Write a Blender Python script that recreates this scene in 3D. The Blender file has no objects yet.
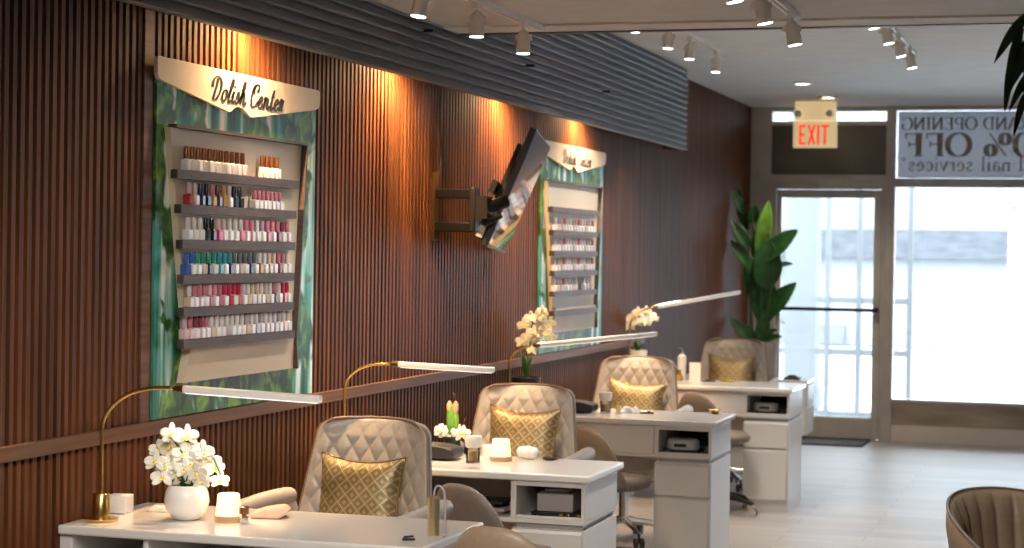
import bpy, bmesh, math, random
from mathutils import Vector, Matrix
random.seed(7)
PI = math.pi
sc = bpy.context.scene
col = sc.collection
W = -2.88          # wall plane
YS = 16.5          # storefront plane
KW = 1.0217
def wy(y): return y*KW
def wz(z): return 1.58+(z-1.58)*KW

# ------------------------------------------------------------------ materials
def mat(name, color=(.8,.8,.8), rough=.5, metal=0., noise=None, emis=None, es=0., coat=0., bump=None, trans=0., sheen=0., spec=None):
    m = bpy.data.materials.new(name); m.use_nodes = True
    nt = m.node_tree; b = nt.nodes['Principled BSDF']
    b.inputs['Base Color'].default_value = (*color, 1)
    b.inputs['Roughness'].default_value = rough
    b.inputs['Metallic'].default_value = metal
    b.inputs['Coat Weight'].default_value = coat
    b.inputs['Transmission Weight'].default_value = trans
    b.inputs['Sheen Weight'].default_value = sheen
    if spec is not None: b.inputs['Specular IOR Level'].default_value = spec
    if emis:
        b.inputs['Emission Color'].default_value = (*emis, 1)
        b.inputs['Emission Strength'].default_value = es
    tc = nt.nodes.new('ShaderNodeTexCoord')
    if noise:                      # (scale, amount, detail, stretch xyz)
        sca, amt, det, st = noise
        mp = nt.nodes.new('ShaderNodeMapping'); mp.inputs['Scale'].default_value = st
        nt.links.new(tc.outputs['Object'], mp.inputs['Vector'])
        n = nt.nodes.new('ShaderNodeTexNoise'); n.inputs['Scale'].default_value = sca; n.inputs['Detail'].default_value = det
        nt.links.new(mp.outputs[0], n.inputs['Vector'])
        r = nt.nodes.new('ShaderNodeValToRGB')
        r.color_ramp.elements[0].position = .3; r.color_ramp.elements[1].position = .7
        r.color_ramp.elements[0].color = tuple(max(0, c*(1-amt)) for c in color)+(1,)
        r.color_ramp.elements[1].color = tuple(min(1, c*(1+amt)) for c in color)+(1,)
        nt.links.new(n.outputs[0], r.inputs[0]); nt.links.new(r.outputs[0], b.inputs['Base Color'])
        if bump:
            bp = nt.nodes.new('ShaderNodeBump'); bp.inputs['Strength'].default_value = bump; bp.inputs['Distance'].default_value = .002
            nt.links.new(n.outputs[0], bp.inputs['Height']); nt.links.new(bp.outputs[0], b.inputs['Normal'])
    return m

M = {}
M['slat'] = mat('walnut slat', (.125,.041,.0135), .5, spec=.26, noise=(3.0,.5,4,(1,14,.35)))
M['backing'] = mat('wall backing', (.022,.010,.007), .8, noise=(4,.3,2,(1,1,1)))
M['rail'] = mat('walnut rail', (.155,.062,.027), .5, noise=(4,.35,4,(1,.5,14)))
M['siding'] = mat('grey siding', (.125,.128,.15), .45, noise=(5,.22,4,(1,.4,6)))
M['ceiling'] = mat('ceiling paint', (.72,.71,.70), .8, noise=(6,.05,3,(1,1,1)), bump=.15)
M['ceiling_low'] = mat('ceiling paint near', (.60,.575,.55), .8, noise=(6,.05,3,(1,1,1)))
M['plaster'] = mat('plaster', (.72,.69,.66), .8, noise=(3,.05,3,(1,1,1)))
M['white_gloss'] = mat('white lacquer', (.76,.74,.72), .16, noise=(2,.02,2,(1,1,1)), coat=.3)
M['desk_body'] = mat('desk lacquer', (.68,.655,.635), .3, noise=(2,.02,2,(1,1,1)))
M['desk_in'] = mat('desk inside', (.40,.39,.39), .5, noise=(2,.03,2,(1,1,1)))
M['brass'] = mat('brass', (.72,.47,.16), .22, 1., noise=(8,.08,2,(1,1,1)))
M['brass_dark'] = mat('aged brass', (.32,.2,.08), .3, 1., noise=(8,.1,2,(1,1,1)))
M['chrome'] = mat('chrome', (.75,.75,.76), .12, 1., noise=(8,.03,2,(1,1,1)))
M['black'] = mat('black plastic', (.012,.012,.014), .4, noise=(8,.1,2,(1,1,1)))
M['black_metal'] = mat('black metal', (.010,.009,.009), .45, .2, noise=(8,.1,2,(1,1,1)))
M['leather'] = mat('beige leather', (.43,.385,.345), .36, noise=(60,.06,3,(1,1,1)), bump=.25)
M['leather_dk'] = mat('taupe leather', (.20,.165,.14), .45, noise=(60,.08,3,(1,1,1)), bump=.25)
M['leather_tan'] = mat('tan leather', (.32,.235,.165), .42, noise=(60,.08,3,(1,1,1)), bump=.25)  # tan of the tub chair; on the near stool, warm light as colour
M['piping'] = mat('piping', (.22,.14,.105), .45, noise=(40,.06,2,(1,1,1)))
M['blackleather'] = mat('black leather', (.010,.010,.012), .45, noise=(50,.1,3,(1,1,1)), bump=.2)
M['ceramic'] = mat('white ceramic', (.82,.80,.77), .12, noise=(6,.03,2,(1,1,1)), coat=.4)
M['petal'] = mat('petal', (.80,.775,.68), .6, noise=(30,.05,3,(1,1,1)))
M['lip'] = mat('orchid lip', (.80,.62,.12), .5, noise=(50,.15,3,(1,1,1)))
M['leaf'] = mat('leaf', (.030,.11,.032), .35, noise=(14,.35,3,(1,1,1)))
M['leaf_lt'] = mat('light leaf', (.17,.38,.05), .35, noise=(14,.3,3,(1,1,1)))
M['palm'] = mat('palm leaf', (.018,.04,.015), .5, noise=(14,.35,3,(1,1,1)))
M['stem'] = mat('stem', (.05,.13,.03), .5, noise=(14,.2,3,(1,1,1)))
M['soil'] = mat('bark soil', (.03,.02,.012), .9, noise=(90,.6,3,(1,1,1)))
M['panel_cream'] = mat('cream panel', (.66,.56,.43), .5, noise=(3,.04,2,(1,1,1)))
M['sign_cream'] = mat('sign cream', (.64,.565,.47), .5, noise=(3,.03,2,(1,1,1)))
M['shelf_brown'] = mat('shelf brown', (.085,.057,.05), .5, noise=(10,.25,3,(1,1,8)))
M['cap_clear'] = mat('pale cap', (.72,.68,.68), .2, noise=(30,.05,2,(1,1,1)))
M['bottle_white'] = mat('white bottle', (.80,.78,.77), .25, noise=(30,.03,2,(1,1,1)))
M['ink'] = mat('black lettering', (.012,.010,.009), .4, noise=(20,.1,2,(1,1,1)))
M['exit_red'] = mat('exit red', (.85,.05,.015), .4, noise=(20,.05,2,(1,1,1)), emis=(1,.07,.02), es=.55)
M['exit_cream'] = mat('exit face', (.80,.66,.38), .5, noise=(20,.02,2,(1,1,1)), emis=(1,.76,.42), es=.3)
M['frame_metal'] = mat('bronze aluminium', (.50,.455,.42), .5, .05, noise=(6,.1,3,(1,1,1)))
M['door_metal'] = mat('door aluminium', (.56,.52,.48), .45, .05, noise=(6,.08,3,(1,1,1)))
M['dark_panel'] = mat('dark metal panel', (.125,.11,.098), .36, .3, noise=(2.2,.25,3,(1,1,1)))
M['kick_panel'] = mat('brushed kick panel', (.36,.285,.225), .36, .5, noise=(3,.25,4,(1,1,5)))
M['base_white'] = mat('base paint', (.68,.62,.57), .6, noise=(5,.05,3,(1,1,1)))
M['mat_grey'] = mat('doormat', (.05,.052,.058), .95, noise=(120,.4,3,(1,1,1)), bump=.5)
M['track_white'] = mat('track white', (.86,.84,.82), .4, noise=(9,.03,2,(1,1,1)))
M['lens'] = mat('lit lens', (1,1,1), .5, noise=(9,.01,1,(1,1,1)), emis=(1,.95,.86), es=9)
M['downlens'] = mat('downlight lens', (1,1,1), .5, noise=(9,.01,1,(1,1,1)), emis=(1,.8,.52), es=7)
M['led'] = mat('led diffuser', (.85,.83,.8), .4, noise=(9,.01,1,(1,1,1)), emis=(1,.96,.9), es=.9)
M['glow'] = mat('lamp shade glow', (.85,.78,.66), .5, noise=(9,.02,1,(1,1,1)), emis=(1,.66,.33), es=.75)
M['pale_wood'] = mat('pale wood', (.55,.34,.16), .5, noise=(10,.15,3,(1,1,9)))
M['paper'] = mat('white paper', (.80,.77,.73), .8, noise=(12,.03,2,(1,1,1)))
M['towel'] = mat('white towel', (.85,.82,.79), .95, noise=(60,.08,3,(1,1,1)), bump=.5)
M['peach'] = mat('peach cloth', (.72,.48,.36), .8, noise=(20,.1,3,(1,1,1)))
M['amber'] = mat('amber liquid', (.35,.20,.05), .1, noise=(9,.1,2,(1,1,1)))
M['frost'] = mat('frosted plastic', (.72,.70,.66), .25, noise=(9,.03,2,(1,1,1)))
M['copper'] = mat('copper cap', (.55,.27,.16), .25, 1., noise=(9,.05,2,(1,1,1)))
M['gold_body'] = mat('champagne metal', (.62,.50,.30), .3, .8, noise=(9,.05,2,(1,1,1)))
M['device'] = mat('grey device', (.42,.38,.39), .45, noise=(9,.05,2,(1,1,1)))
M['device_w'] = mat('white device', (.62,.60,.58), .35, noise=(9,.04,2,(1,1,1)))
M['pot_beige'] = mat('beige planter', (.40,.33,.29), .6, noise=(9,.08,3,(1,1,1)))
M['pot_black'] = mat('black planter', (.012,.016,.017), .4, noise=(9,.1,3,(1,1,1)))
M['bud'] = mat('peach bud', (.80,.42,.22), .5, noise=(30,.15,3,(1,1,1)))
M['banner'] = mat('banner vinyl', (.62,.63,.65), .5, noise=(4,.04,3,(1,1,1)))
M['banner_ink'] = mat('banner lettering', (.30,.26,.23), .6, noise=(9,.05,2,(1,1,1)))
M['outside_wall'] = mat('outside render', (.27,.28,.295), .9, noise=(1.5,.05,3,(1,1,1)))
M['outside_grey'] = mat('outside grey', (.088,.095,.106), .9, noise=(4,.25,4,(1,1,3)))
M['outside_pale'] = mat('outside pale grey', (.145,.153,.16), .9, noise=(2,.08,3,(1,1,1)))
M['pavement'] = mat('pavement', (.40,.41,.42), .9, noise=(2,.06,4,(1,1,1)))
M['purple_card'] = mat('magazine paper', (.35,.22,.27), .5, noise=(40,.5,3,(1,1,1)))

def nodes(name):
    m = bpy.data.materials.new(name); m.use_nodes = True
    return m, m.node_tree, m.node_tree.nodes['Principled BSDF']
# floor: grey wood planks
m, nt, b = nodes('grey plank floor'); M['floor'] = m
tc = nt.nodes.new('ShaderNodeTexCoord')
br = nt.nodes.new('ShaderNodeTexBrick'); br.inputs['Scale'].default_value = 1
br.inputs['Brick Width'].default_value = 1.2; br.inputs['Row Height'].default_value = .18
br.inputs['Mortar Size'].default_value = .002; br.inputs['Color1'].default_value = (.40,.375,.36,1); br.inputs['Color2'].default_value = (.32,.30,.29,1)
br.inputs['Mortar'].default_value = (.12,.11,.11,1); br.offset = .37
nt.links.new(tc.outputs['Object'], br.inputs['Vector'])
mp = nt.nodes.new('ShaderNodeMapping'); mp.inputs['Scale'].default_value = (1.2,9,1); nt.links.new(tc.outputs['Object'], mp.inputs['Vector'])
n = nt.nodes.new('ShaderNodeTexNoise'); n.inputs['Scale'].default_value = 3; n.inputs['Detail'].default_value = 6; nt.links.new(mp.outputs[0], n.inputs['Vector'])
mx = nt.nodes.new('ShaderNodeMix'); mx.data_type = 'RGBA'; mx.blend_type = 'MULTIPLY'; mx.inputs['Factor'].default_value = .55
nt.links.new(br.outputs['Color'], mx.inputs['A'])
r = nt.nodes.new('ShaderNodeValToRGB'); r.color_ramp.elements[0].position = .3; r.color_ramp.elements[0].color = (.55,.54,.53,1); r.color_ramp.elements[1].position = .65
nt.links.new(n.outputs[0], r.inputs[0]); nt.links.new(r.outputs[0], mx.inputs['B'])
nt.links.new(mx.outputs['Result'], b.inputs['Base Color'])
rr = nt.nodes.new('ShaderNodeMapRange'); rr.inputs['To Min'].default_value = .28; rr.inputs['To Max'].default_value = .46
nt.links.new(n.outputs[0], rr.inputs['Value']); nt.links.new(rr.outputs[0], b.inputs['Roughness'])
# mural: printed waterfalls and mossy rocks
m, nt, b = nodes('waterfall mural print'); M['mural'] = m
b.inputs['Roughness'].default_value = .36; b.inputs['Specular IOR Level'].default_value = .4
tc = nt.nodes.new('ShaderNodeTexCoord')
def nz(scale, st, det=4, dist=0., off=(0,0,0)):
    mp = nt.nodes.new('ShaderNodeMapping'); mp.inputs['Scale'].default_value = st; mp.inputs['Location'].default_value = off
    nt.links.new(tc.outputs['Object'], mp.inputs['Vector'])
    n = nt.nodes.new('ShaderNodeTexNoise'); n.inputs['Scale'].default_value = scale; n.inputs['Detail'].default_value = det; n.inputs['Distortion'].default_value = dist
    nt.links.new(mp.outputs[0], n.inputs['Vector']); return n.outputs[0]
def ramp(src, stops):
    r = nt.nodes.new('ShaderNodeValToRGB'); e = r.color_ramp.elements
    e[0].position, e[0].color = stops[0][0], (*stops[0][1],1); e[1].position, e[1].color = stops[-1][0], (*stops[-1][1],1)
    for p_, c_ in stops[1:-1]:
        q = e.new(p_); q.color = (*c_,1)
    nt.links.new(src, r.inputs[0]); return r.outputs[0]
def mixc(f, a, bb):
    x = nt.nodes.new('ShaderNodeMix'); x.data_type = 'RGBA'
    nt.links.new(f, x.inputs['Factor']); nt.links.new(a, x.inputs['A']); nt.links.new(bb, x.inputs['B']); return x.outputs['Result']
water = ramp(nz(1.5, (1,9,.6), 5, .2), [(.36,(.006,.055,.03)),(.45,(.015,.17,.11)),(.51,(.06,.35,.28)),(.56,(.30,.60,.55)),(.63,(.88,.95,.92))])
moss = ramp(nz(11, (1,1.2,1), 6, .8), [(.35,(.006,.03,.010)),(.50,(.025,.12,.022)),(.66,(.20,.40,.06))])
mask = ramp(nz(2.2, (1,1.6,1.2), 3, .6, (0,.3,.55)), [(.47,(0,0,0)),(.50,(1,1,1))])
nt.links.new(mixc(mask, water, moss), b.inputs['Base Color'])
# pillow: gold brocade lattice (diamonds in object space x,z)
m, nt, b = nodes('gold brocade'); M['brocade'] = m
b.inputs['Roughness'].default_value = .42; b.inputs['Metallic'].default_value = .3
tc = nt.nodes.new('ShaderNodeTexCoord'); sep = nt.nodes.new('ShaderNodeSeparateXYZ'); nt.links.new(tc.outputs['Object'], sep.inputs[0])
def mth(op, a, bb=None):
    x = nt.nodes.new('ShaderNodeMath'); x.operation = op
    for i, s in enumerate((a, bb)):
        if s is None: continue
        if isinstance(s, (int, float)): x.inputs[i].default_value = s
        else: nt.links.new(s, x.inputs[i])
    return x.outputs[0]
P1 = mth('MULTIPLY', mth('ADD', sep.outputs['X'], sep.outputs['Z']), 19.)
P2 = mth('MULTIPLY', mth('SUBTRACT', sep.outputs['X'], sep.outputs['Z']), 19.)
def tri(v): return mth('ABSOLUTE', mth('SUBTRACT', mth('FRACT', v), .5))
dd = mth('MAXIMUM', tri(P1), tri(P2))        # .5 on lattice lines, 0 in the centres
gold = ramp(dd, [(.0,(.52,.42,.25)),(.20,(.34,.26,.13)),(.28,(.12,.085,.035)),(.34,(.47,.38,.21)),(.40,(.14,.10,.04)),(.46,(.54,.44,.26))])
nn = nz(9, (1,1,1), 3); sh = ramp(nn, [(.35,(.55,.5,.4)),(.6,(1,1,1))])
x = nt.nodes.new('ShaderNodeMix'); x.data_type = 'RGBA'; x.blend_type = 'MULTIPLY'; x.inputs['Factor'].default_value = .8
nt.links.new(gold, x.inputs['A']); nt.links.new(sh, x.inputs['B']); nt.links.new(x.outputs['Result'], b.inputs['Base Color'])
bp = nt.nodes.new('ShaderNodeBump'); bp.inputs['Strength'].default_value = .6; bp.inputs['Distance'].default_value = .004
nt.links.new(dd, bp.inputs['Height']); nt.links.new(bp.outputs[0], b.inputs['Normal'])
# brick
m, nt, b = nodes('red brick'); M['brick'] = m
tc = nt.nodes.new('ShaderNodeTexCoord'); mp = nt.nodes.new('ShaderNodeMapping'); mp.inputs['Rotation'].default_value = (PI/2,0,0)
nt.links.new(tc.outputs['Object'], mp.inputs['Vector'])
br = nt.nodes.new('ShaderNodeTexBrick'); br.inputs['Scale'].default_value = 2.2; br.inputs['Color1'].default_value = (.42,.17,.15,1); br.inputs['Color2'].default_value = (.5,.24,.22,1)
br.inputs['Mortar'].default_value = (.7,.66,.64,1); nt.links.new(mp.outputs[0], br.inputs['Vector']); nt.links.new(br.outputs['Color'], b.inputs['Base Color'])
# glass panes: thin clear sheet
def thin_glass(name, tint, gl):
    m = bpy.data.materials.new(name); m.use_nodes = True; nt = m.node_tree; nt.nodes.clear()
    o = nt.nodes.new('ShaderNodeOutputMaterial'); t = nt.nodes.new('ShaderNodeBsdfTransparent'); t.inputs[0].default_value = (*tint,1)
    g = nt.nodes.new('ShaderNodeBsdfGlossy'); g.inputs['Roughness'].default_value = .03
    x = nt.nodes.new('ShaderNodeMixShader'); f = nt.nodes.new('ShaderNodeFresnel'); f.inputs[0].default_value = 1.45
    mm = nt.nodes.new('ShaderNodeMath'); mm.operation = 'MULTIPLY'; mm.inputs[1].default_value = gl
    nt.links.new(f.outputs[0], mm.inputs[0]); nt.links.new(mm.outputs[0], x.inputs[0])
    nt.links.new(t.outputs[0], x.inputs[1]); nt.links.new(g.outputs[0], x.inputs[2]); nt.links.new(x.outputs[0], o.inputs[0]); return m
M['glass'] = thin_glass('window glass', (.95,.97,.97), 1.)
M['jar_glass'] = thin_glass('jar glass', (.93,.91,.86), 1.)
# tv screen: dark glossy
M['screen'] = mat('tv screen', (.02,.02,.024), .06, noise=(9,.05,2,(1,1,1)), coat=1., spec=1.)
M['tv_shell'] = mat('tv shell', (.035,.033,.036), .35, noise=(9,.1,2,(1,1,1)))
# translucent banner
m = bpy.data.materials.new('banner film'); m.use_nodes = True; nt = m.node_tree; nt.nodes.clear(); M['film'] = m
o = nt.nodes.new('ShaderNodeOutputMaterial'); t = nt.nodes.new('ShaderNodeBsdfTranslucent'); d = nt.nodes.new('ShaderNodeBsdfDiffuse')
tc = nt.nodes.new('ShaderNodeTexCoord'); n = nt.nodes.new('ShaderNodeTexNoise'); n.inputs['Scale'].default_value = 3; nt.links.new(tc.outputs['Object'], n.inputs['Vector'])
r = nt.nodes.new('ShaderNodeValToRGB'); r.color_ramp.elements[0].color = (.46,.49,.55,1); r.color_ramp.elements[1].color = (.58,.56,.56,1)
nt.links.new(n.outputs[0], r.inputs[0]); nt.links.new(r.outputs[0], t.inputs[0]); nt.links.new(r.outputs[0], d.inputs[0])
x = nt.nodes.new('ShaderNodeMixShader'); x.inputs[0].default_value = .45
nt.links.new(t.outputs[0], x.inputs[1]); nt.links.new(d.outputs[0], x.inputs[2]); nt.links.new(x.outputs[0], o.inputs[0])

def polish(name, c): 
    k = 'pol_'+name
    if k not in M: M[k] = mat('polish '+name, c, .2, noise=(40,.06,2,(1,1,1)), coat=.4)
    return M[k]
POL = {'red':(.50,.03,.04),'pink':(.75,.22,.30),'navy':(.02,.025,.08),'amber':(.50,.24,.06),'black':(.012,.012,.016),'hot pink':(.75,.03,.16),
 'blue':(.04,.10,.42),'green':(.03,.28,.20),'teal':(.03,.25,.32),'grey':(.12,.14,.15),'nude':(.66,.50,.42),'rose':(.55,.18,.22),'crimson':(.52,.02,.07),
 'brown':(.12,.045,.025),'wine':(.24,.04,.07),'pale pink':(.72,.50,.52),'lilac':(.5,.42,.5),'white':(.8,.78,.76)}

# ------------------------------------------------------------------ mesh building
class MB:
    def __init__(s): s.v=[]; s.f=[]; s.mi=[]; s.cur=0
    def add(s, vs, fs):
        o=len(s.v); s.v+= [tuple(v) for v in vs]; s.f+=[tuple(i+o for i in f) for f in fs]; s.mi+=[s.cur]*len(fs); return s
    def box(s, x0,x1,y0,y1,z0,z1):
        return s.add([(x0,y0,z0),(x1,y0,z0),(x1,y1,z0),(x0,y1,z0),(x0,y0,z1),(x1,y0,z1),(x1,y1,z1),(x0,y1,z1)],
          [(0,3,2,1),(4,5,6,7),(0,1,5,4),(1,2,6,5),(2,3,7,6),(3,0,4,7)])
    def obox(s, p, q, w, h, up=(0,0,1)):           # bar from p to q, width w (across), height h (along up)
        p=Vector(p); q=Vector(q); d=(q-p).normalized(); r=d.cross(Vector(up)).normalized(); u=r.cross(d)
        vs=[]
        for c in (p,q):
            for a,b_ in ((-1,-1),(1,-1),(1,1),(-1,1)): vs.append(c+r*a*w/2+u*b_*h/2)
        return s.add(vs,[(0,1,2,3),(7,6,5,4),(0,4,5,1),(1,5,6,2),(2,6,7,3),(3,7,4,0)])
    def lathe(s, prof, c=(0,0,0), n=24, sx=1, sy=1, close=True):
        vs=[];fs=[];m=len(prof)
        for r_,z in prof:
            for i in range(n):
                a=2*PI*i/n; vs.append((c[0]+r_*sx*math.cos(a),c[1]+r_*sy*math.sin(a),c[2]+z))
        for j in range(m-1):
            for i in range(n):
                k=(i+1)%n; fs.append((j*n+i,j*n+k,(j+1)*n+k,(j+1)*n+i))
        if close:
            fs.append(tuple(range(n))[::-1]); fs.append(tuple((m-1)*n+i for i in range(n)))
        return s.add(vs,fs)
    def cyl(s, c, r_, h, n=20): return s.lathe([(r_,0),(r_,h)],c,n)
    def tube(s, pts, rad, n=10, flat=1.):
        pts=[Vector(p) for p in pts]; m=len(pts); rs=rad if isinstance(rad,(list,tuple)) else [rad]*m
        vs=[];fs=[]; prev=None
        for i,p in enumerate(pts):
            d=(pts[min(i+1,m-1)]-pts[max(i-1,0)]); 
            d=d.normalized() if d.length>1e-9 else Vector((0,0,1))
            if prev is None:
                a=Vector((0,0,1)) if abs(d.z)<.9 else Vector((1,0,0)); u=(a-d*a.dot(d)).normalized()
            else: u=(prev-d*prev.dot(d)).normalized()
            prev=u; w=d.cross(u)
            for k in range(n):
                t=2*PI*k/n; vs.append(p+(u*math.cos(t)*flat+w*math.sin(t))*rs[i])
        for i in range(m-1):
            for k in range(n):
                q=(k+1)%n; fs.append((i*n+k,i*n+q,(i+1)*n+q,(i+1)*n+k))
        fs.append(tuple(range(n))[::-1]); fs.append(tuple((m-1)*n+k for k in range(n)))
        return s.add(vs,fs)
    def ell(s, c, rx, ry, rz, n=16, m=10):
        prof=[(max(1e-4,math.sin(PI*j/m)),-math.cos(PI*j/m)) for j in range(m+1)]
        vs=[];fs=[]
        for r_,z in prof:
            for i in range(n):
                a=2*PI*i/n; vs.append((c[0]+rx*r_*math.cos(a),c[1]+ry*r_*math.sin(a),c[2]+rz*z))
        for j in range(m):
            for i in range(n):
                k=(i+1)%n; fs.append((j*n+i,j*n+k,(j+1)*n+k,(j+1)*n+i))
        return s.add(vs,fs)
    def prism(s, poly, fn0, fn1):                  # polygon (a,b) -> 3D by two functions
        n=len(poly); vs=[fn0(*p) for p in poly]+[fn1(*p) for p in poly]
        fs=[tuple(range(n)),tuple(range(2*n-1,n-1,-1))]+[(i,i+n,(i+1)%n+n,(i+1)%n) for i in range(n)]
        return s.add(vs,fs)
    def grid(s, fn, nu, nv):
        vs=[fn(i/nu,j/nv) for j in range(nv+1) for i in range(nu+1)]
        fs=[(j*(nu+1)+i,j*(nu+1)+i+1,(j+1)*(nu+1)+i+1,(j+1)*(nu+1)+i) for j in range(nv) for i in range(nu)]
        return s.add(vs,fs)
    def slab(s, fn, fb, nu, nv):                   # front and back grids sewn round
        a=len(s.v); s.grid(fn,nu,nv); b_=len(s.v); s.grid(fb,nu,nv)
        k=(nu+1)*(nv+1)
        fs=s.f[-nu*nv:]; s.f[-nu*nv:]=[tuple(reversed(f)) for f in fs]
        ring=[i for i in range(nu)]+[j*(nu+1)+nu for j in range(nv)]+[nv*(nu+1)+i for i in range(nu,0,-1)]+[j*(nu+1) for j in range(nv,0,-1)]
        for i in range(len(ring)):
            p,q=ring[i],ring[(i+1)%len(ring)]; s.f.append((a+q,a+p,b_+p,b_+q)); s.mi.append(s.cur)
        return s
    def build(s, name, m, parent=None, smooth=40, bevel=0, seg=2, recalc=True, loc=None):
        me=bpy.data.meshes.new(name); me.from_pydata(s.v,[],s.f)
        mats=m if isinstance(m,list) else [m]
        for x_ in mats: me.materials.append(x_)
        if len(mats)>1: me.polygons.foreach_set('material_index',s.mi)
        if recalc:
            bm=bmesh.new(); bm.from_mesh(me); bmesh.ops.recalc_face_normals(bm,faces=bm.faces); bm.to_mesh(me); bm.free()
        me.polygons.foreach_set('use_smooth',[True]*len(me.polygons))
        if smooth<180: me.set_sharp_from_angle(angle=math.radians(smooth))
        o=bpy.data.objects.new(name,me); col.objects.link(o)
        if parent: o.parent=parent
        if loc is not None: o.location=loc
        if bevel:
            bv=o.modifiers.new('bevel','BEVEL'); bv.width=bevel; bv.segments=seg; bv.limit_method='ANGLE'
            bv.harden_normals=False
        return o

def tag(o, label=None, cat=None, group=None, kind=None):
    if label: o['label']=label
    if cat: o['category']=cat
    if group: o['group']=group
    if kind: o['kind']=kind
    return o
def thing(name, label, cat, loc=(0,0,0), rz=0, group=None):
    o=bpy.data.objects.new(name,None); col.objects.link(o); o.empty_display_size=.05
    o.location=loc; o.rotation_euler=(0,0,rz); return tag(o,label,cat,group)
def struct(name, mb, m, **k):
    o=mb.build(name,m,**k); o['kind']='structure'; return o
def copy_tree(o, parent=None):
    c=o.copy(); col.objects.link(c)
    if parent: c.parent=parent
    for ch in list(o.children): copy_tree(ch,c)
    return c
def interp(pts, n):                                # Catmull-Rom through the points
    P=[Vector(p) for p in pts]; out=[]
    Q=[P[0]*2-P[1]]+P+[P[-1]*2-P[-2]]
    for i in range(len(P)-1):
        a,b_,c,d=Q[i:i+4]
        for k in range(n):
            t=k/n; out.append(.5*((2*b_)+(c-a)*t+(2*a-5*b_+4*c-d)*t*t+(3*b_-a-3*c+d)*t**3))
    out.append(P[-1]); return out

# ================================================================== ROOM
RX=3.2; YB=-1.2; ZF=2.86; ZN=2.545; YL=8.0
struct('floor', MB().box(W-.12,RX+.1,YB-.1,YS+.06,-.12,0), M['floor'])
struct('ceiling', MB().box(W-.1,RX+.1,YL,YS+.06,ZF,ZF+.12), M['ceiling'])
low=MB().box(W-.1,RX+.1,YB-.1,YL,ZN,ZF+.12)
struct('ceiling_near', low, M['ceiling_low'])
struct('trim_1', MB().box(-2.715,RX,YL-.01,YL+.035,ZN-.012,ZN+.03), M['black_metal'])
struct('trim_2', MB().box(-2.715,RX,YL-.22,YL-.012,ZN-.008,ZN+.001), M['plaster'])
struct('wall_right', MB().box(RX,RX+.1,YB,YS,0,ZF), M['plaster'])
struct('wall_back', MB().box(W,RX,YB-.1,YB,0,ZN), M['plaster'])
# slatted timber wall, rail between upper and lower run
wl=MB(); wl.cur=0; wl.box(W-.12,W-.024,YB,YS,0,ZF)
wl.cur=1
y=YB+.02
while y<YS-.02:
    wl.box(W-.026,W,y,y+.022,0,ZF); y+=.0425
struct('wall_left', wl, [M['backing'],M['slat']])
struct('trim_3', MB().box(W-.002,W+.018,wy(1.5),wy(12.15),wz(.985),wz(1.028)), M['rail'], bevel=.002)
struct('trim_4', MB().box(W-.002,W+.006,wy(4.40),wy(4.475),0,ZF), M['rail'])
struct('trim_7', MB().box(W-.002,W+.006,wy(5.28),wy(5.335),wz(1.028),wz(2.35)), M['rail'])
# soffit of lapped grey siding, hollow behind: concealed lights wash the wall
ZB=2.292; XS=-2.72; YE=12.95
sf=MB()
def laps(x0,z0,z1,n): 
    h=(z1-z0)/n; p=[]
    for i in range(n):
        p+= [(x0+.016, z0+i*h),(x0+.020,z0+i*h+.004),(x0+.004,z0+i*h+h*.93),(x0-.004,z0+i*h+h*.97)]
    return p
pf=laps(XS-.010,ZB,ZF,14)
poly=pf+[(XS-.022,ZF),(XS-.022,ZB)]
sf.prism(poly, lambda a,b_:(a,YB,b_), lambda a,b_:(a,YE,b_))
struct('trim_5', sf, M['siding'], smooth=20)
struct('trim_6', MB().box(W-.01,XS-.021,YE-.012,YE,ZB+.004,ZF), M['slat'])
# ================================================================== STOREFRONT
XA=W; XJ=-2.70; XM0=-1.715; XM1=-1.635
f=MB()
f.box(XA,XJ,YS-.05,YS+.06,0,ZF)                       # corner post
f.box(XM0,XM1,YS-.06,YS+.06,0,ZF)                     # mullion
f.box(XJ,XM0,YS-.05,YS+.06,2.82,ZF); f.box(XM1,RX,YS-.05,YS+.06,2.825,ZF)
f.box(XJ,XM0,YS-.045,YS+.055,2.70,2.735)
f.box(XJ,XM0,YS-.05,YS+.06,2.205,2.275)
f.box(XM1,RX,YS-.05,YS+.06,2.17,2.245)
f.box(XM1,RX,YS-.05,YS+.06,.335,.36)
f.box(RX-.06,RX,YS-.05,YS+.06,0,ZF); f.box(.75,.82,YS-.05,YS+.06,.3,ZF)
wn=struct('wall_front', f, M['frame_metal'], bevel=.003)
struct('trim_8', MB().box(XJ,XM0,YS-.03,YS+.03,2.275,2.70), M['dark_panel'])
struct('trim_9', MB().box(XM1,RX,YS-.04,YS+.04,.14,.335), M['kick_panel'], bevel=.003)
struct('baseboard_front', MB().box(XM1,RX,YS-.055,YS+.04,0,.14), M['base_white'], bevel=.003)
w1=struct('window_1', MB().box(XM1+.01,.75,YS,YS+.006,.36,2.17), M['glass'])
struct('window_2', MB().box(.82,RX-.06,YS,YS+.006,.36,2.17), M['glass'])
struct('window_3', MB().box(XM1+.01,RX-.06,YS+.02,YS+.026,2.245,2.825), M['glass'])
struct('window_4', MB().box(XJ,XM0,YS,YS+.006,2.735,2.82), M['glass'])
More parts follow.
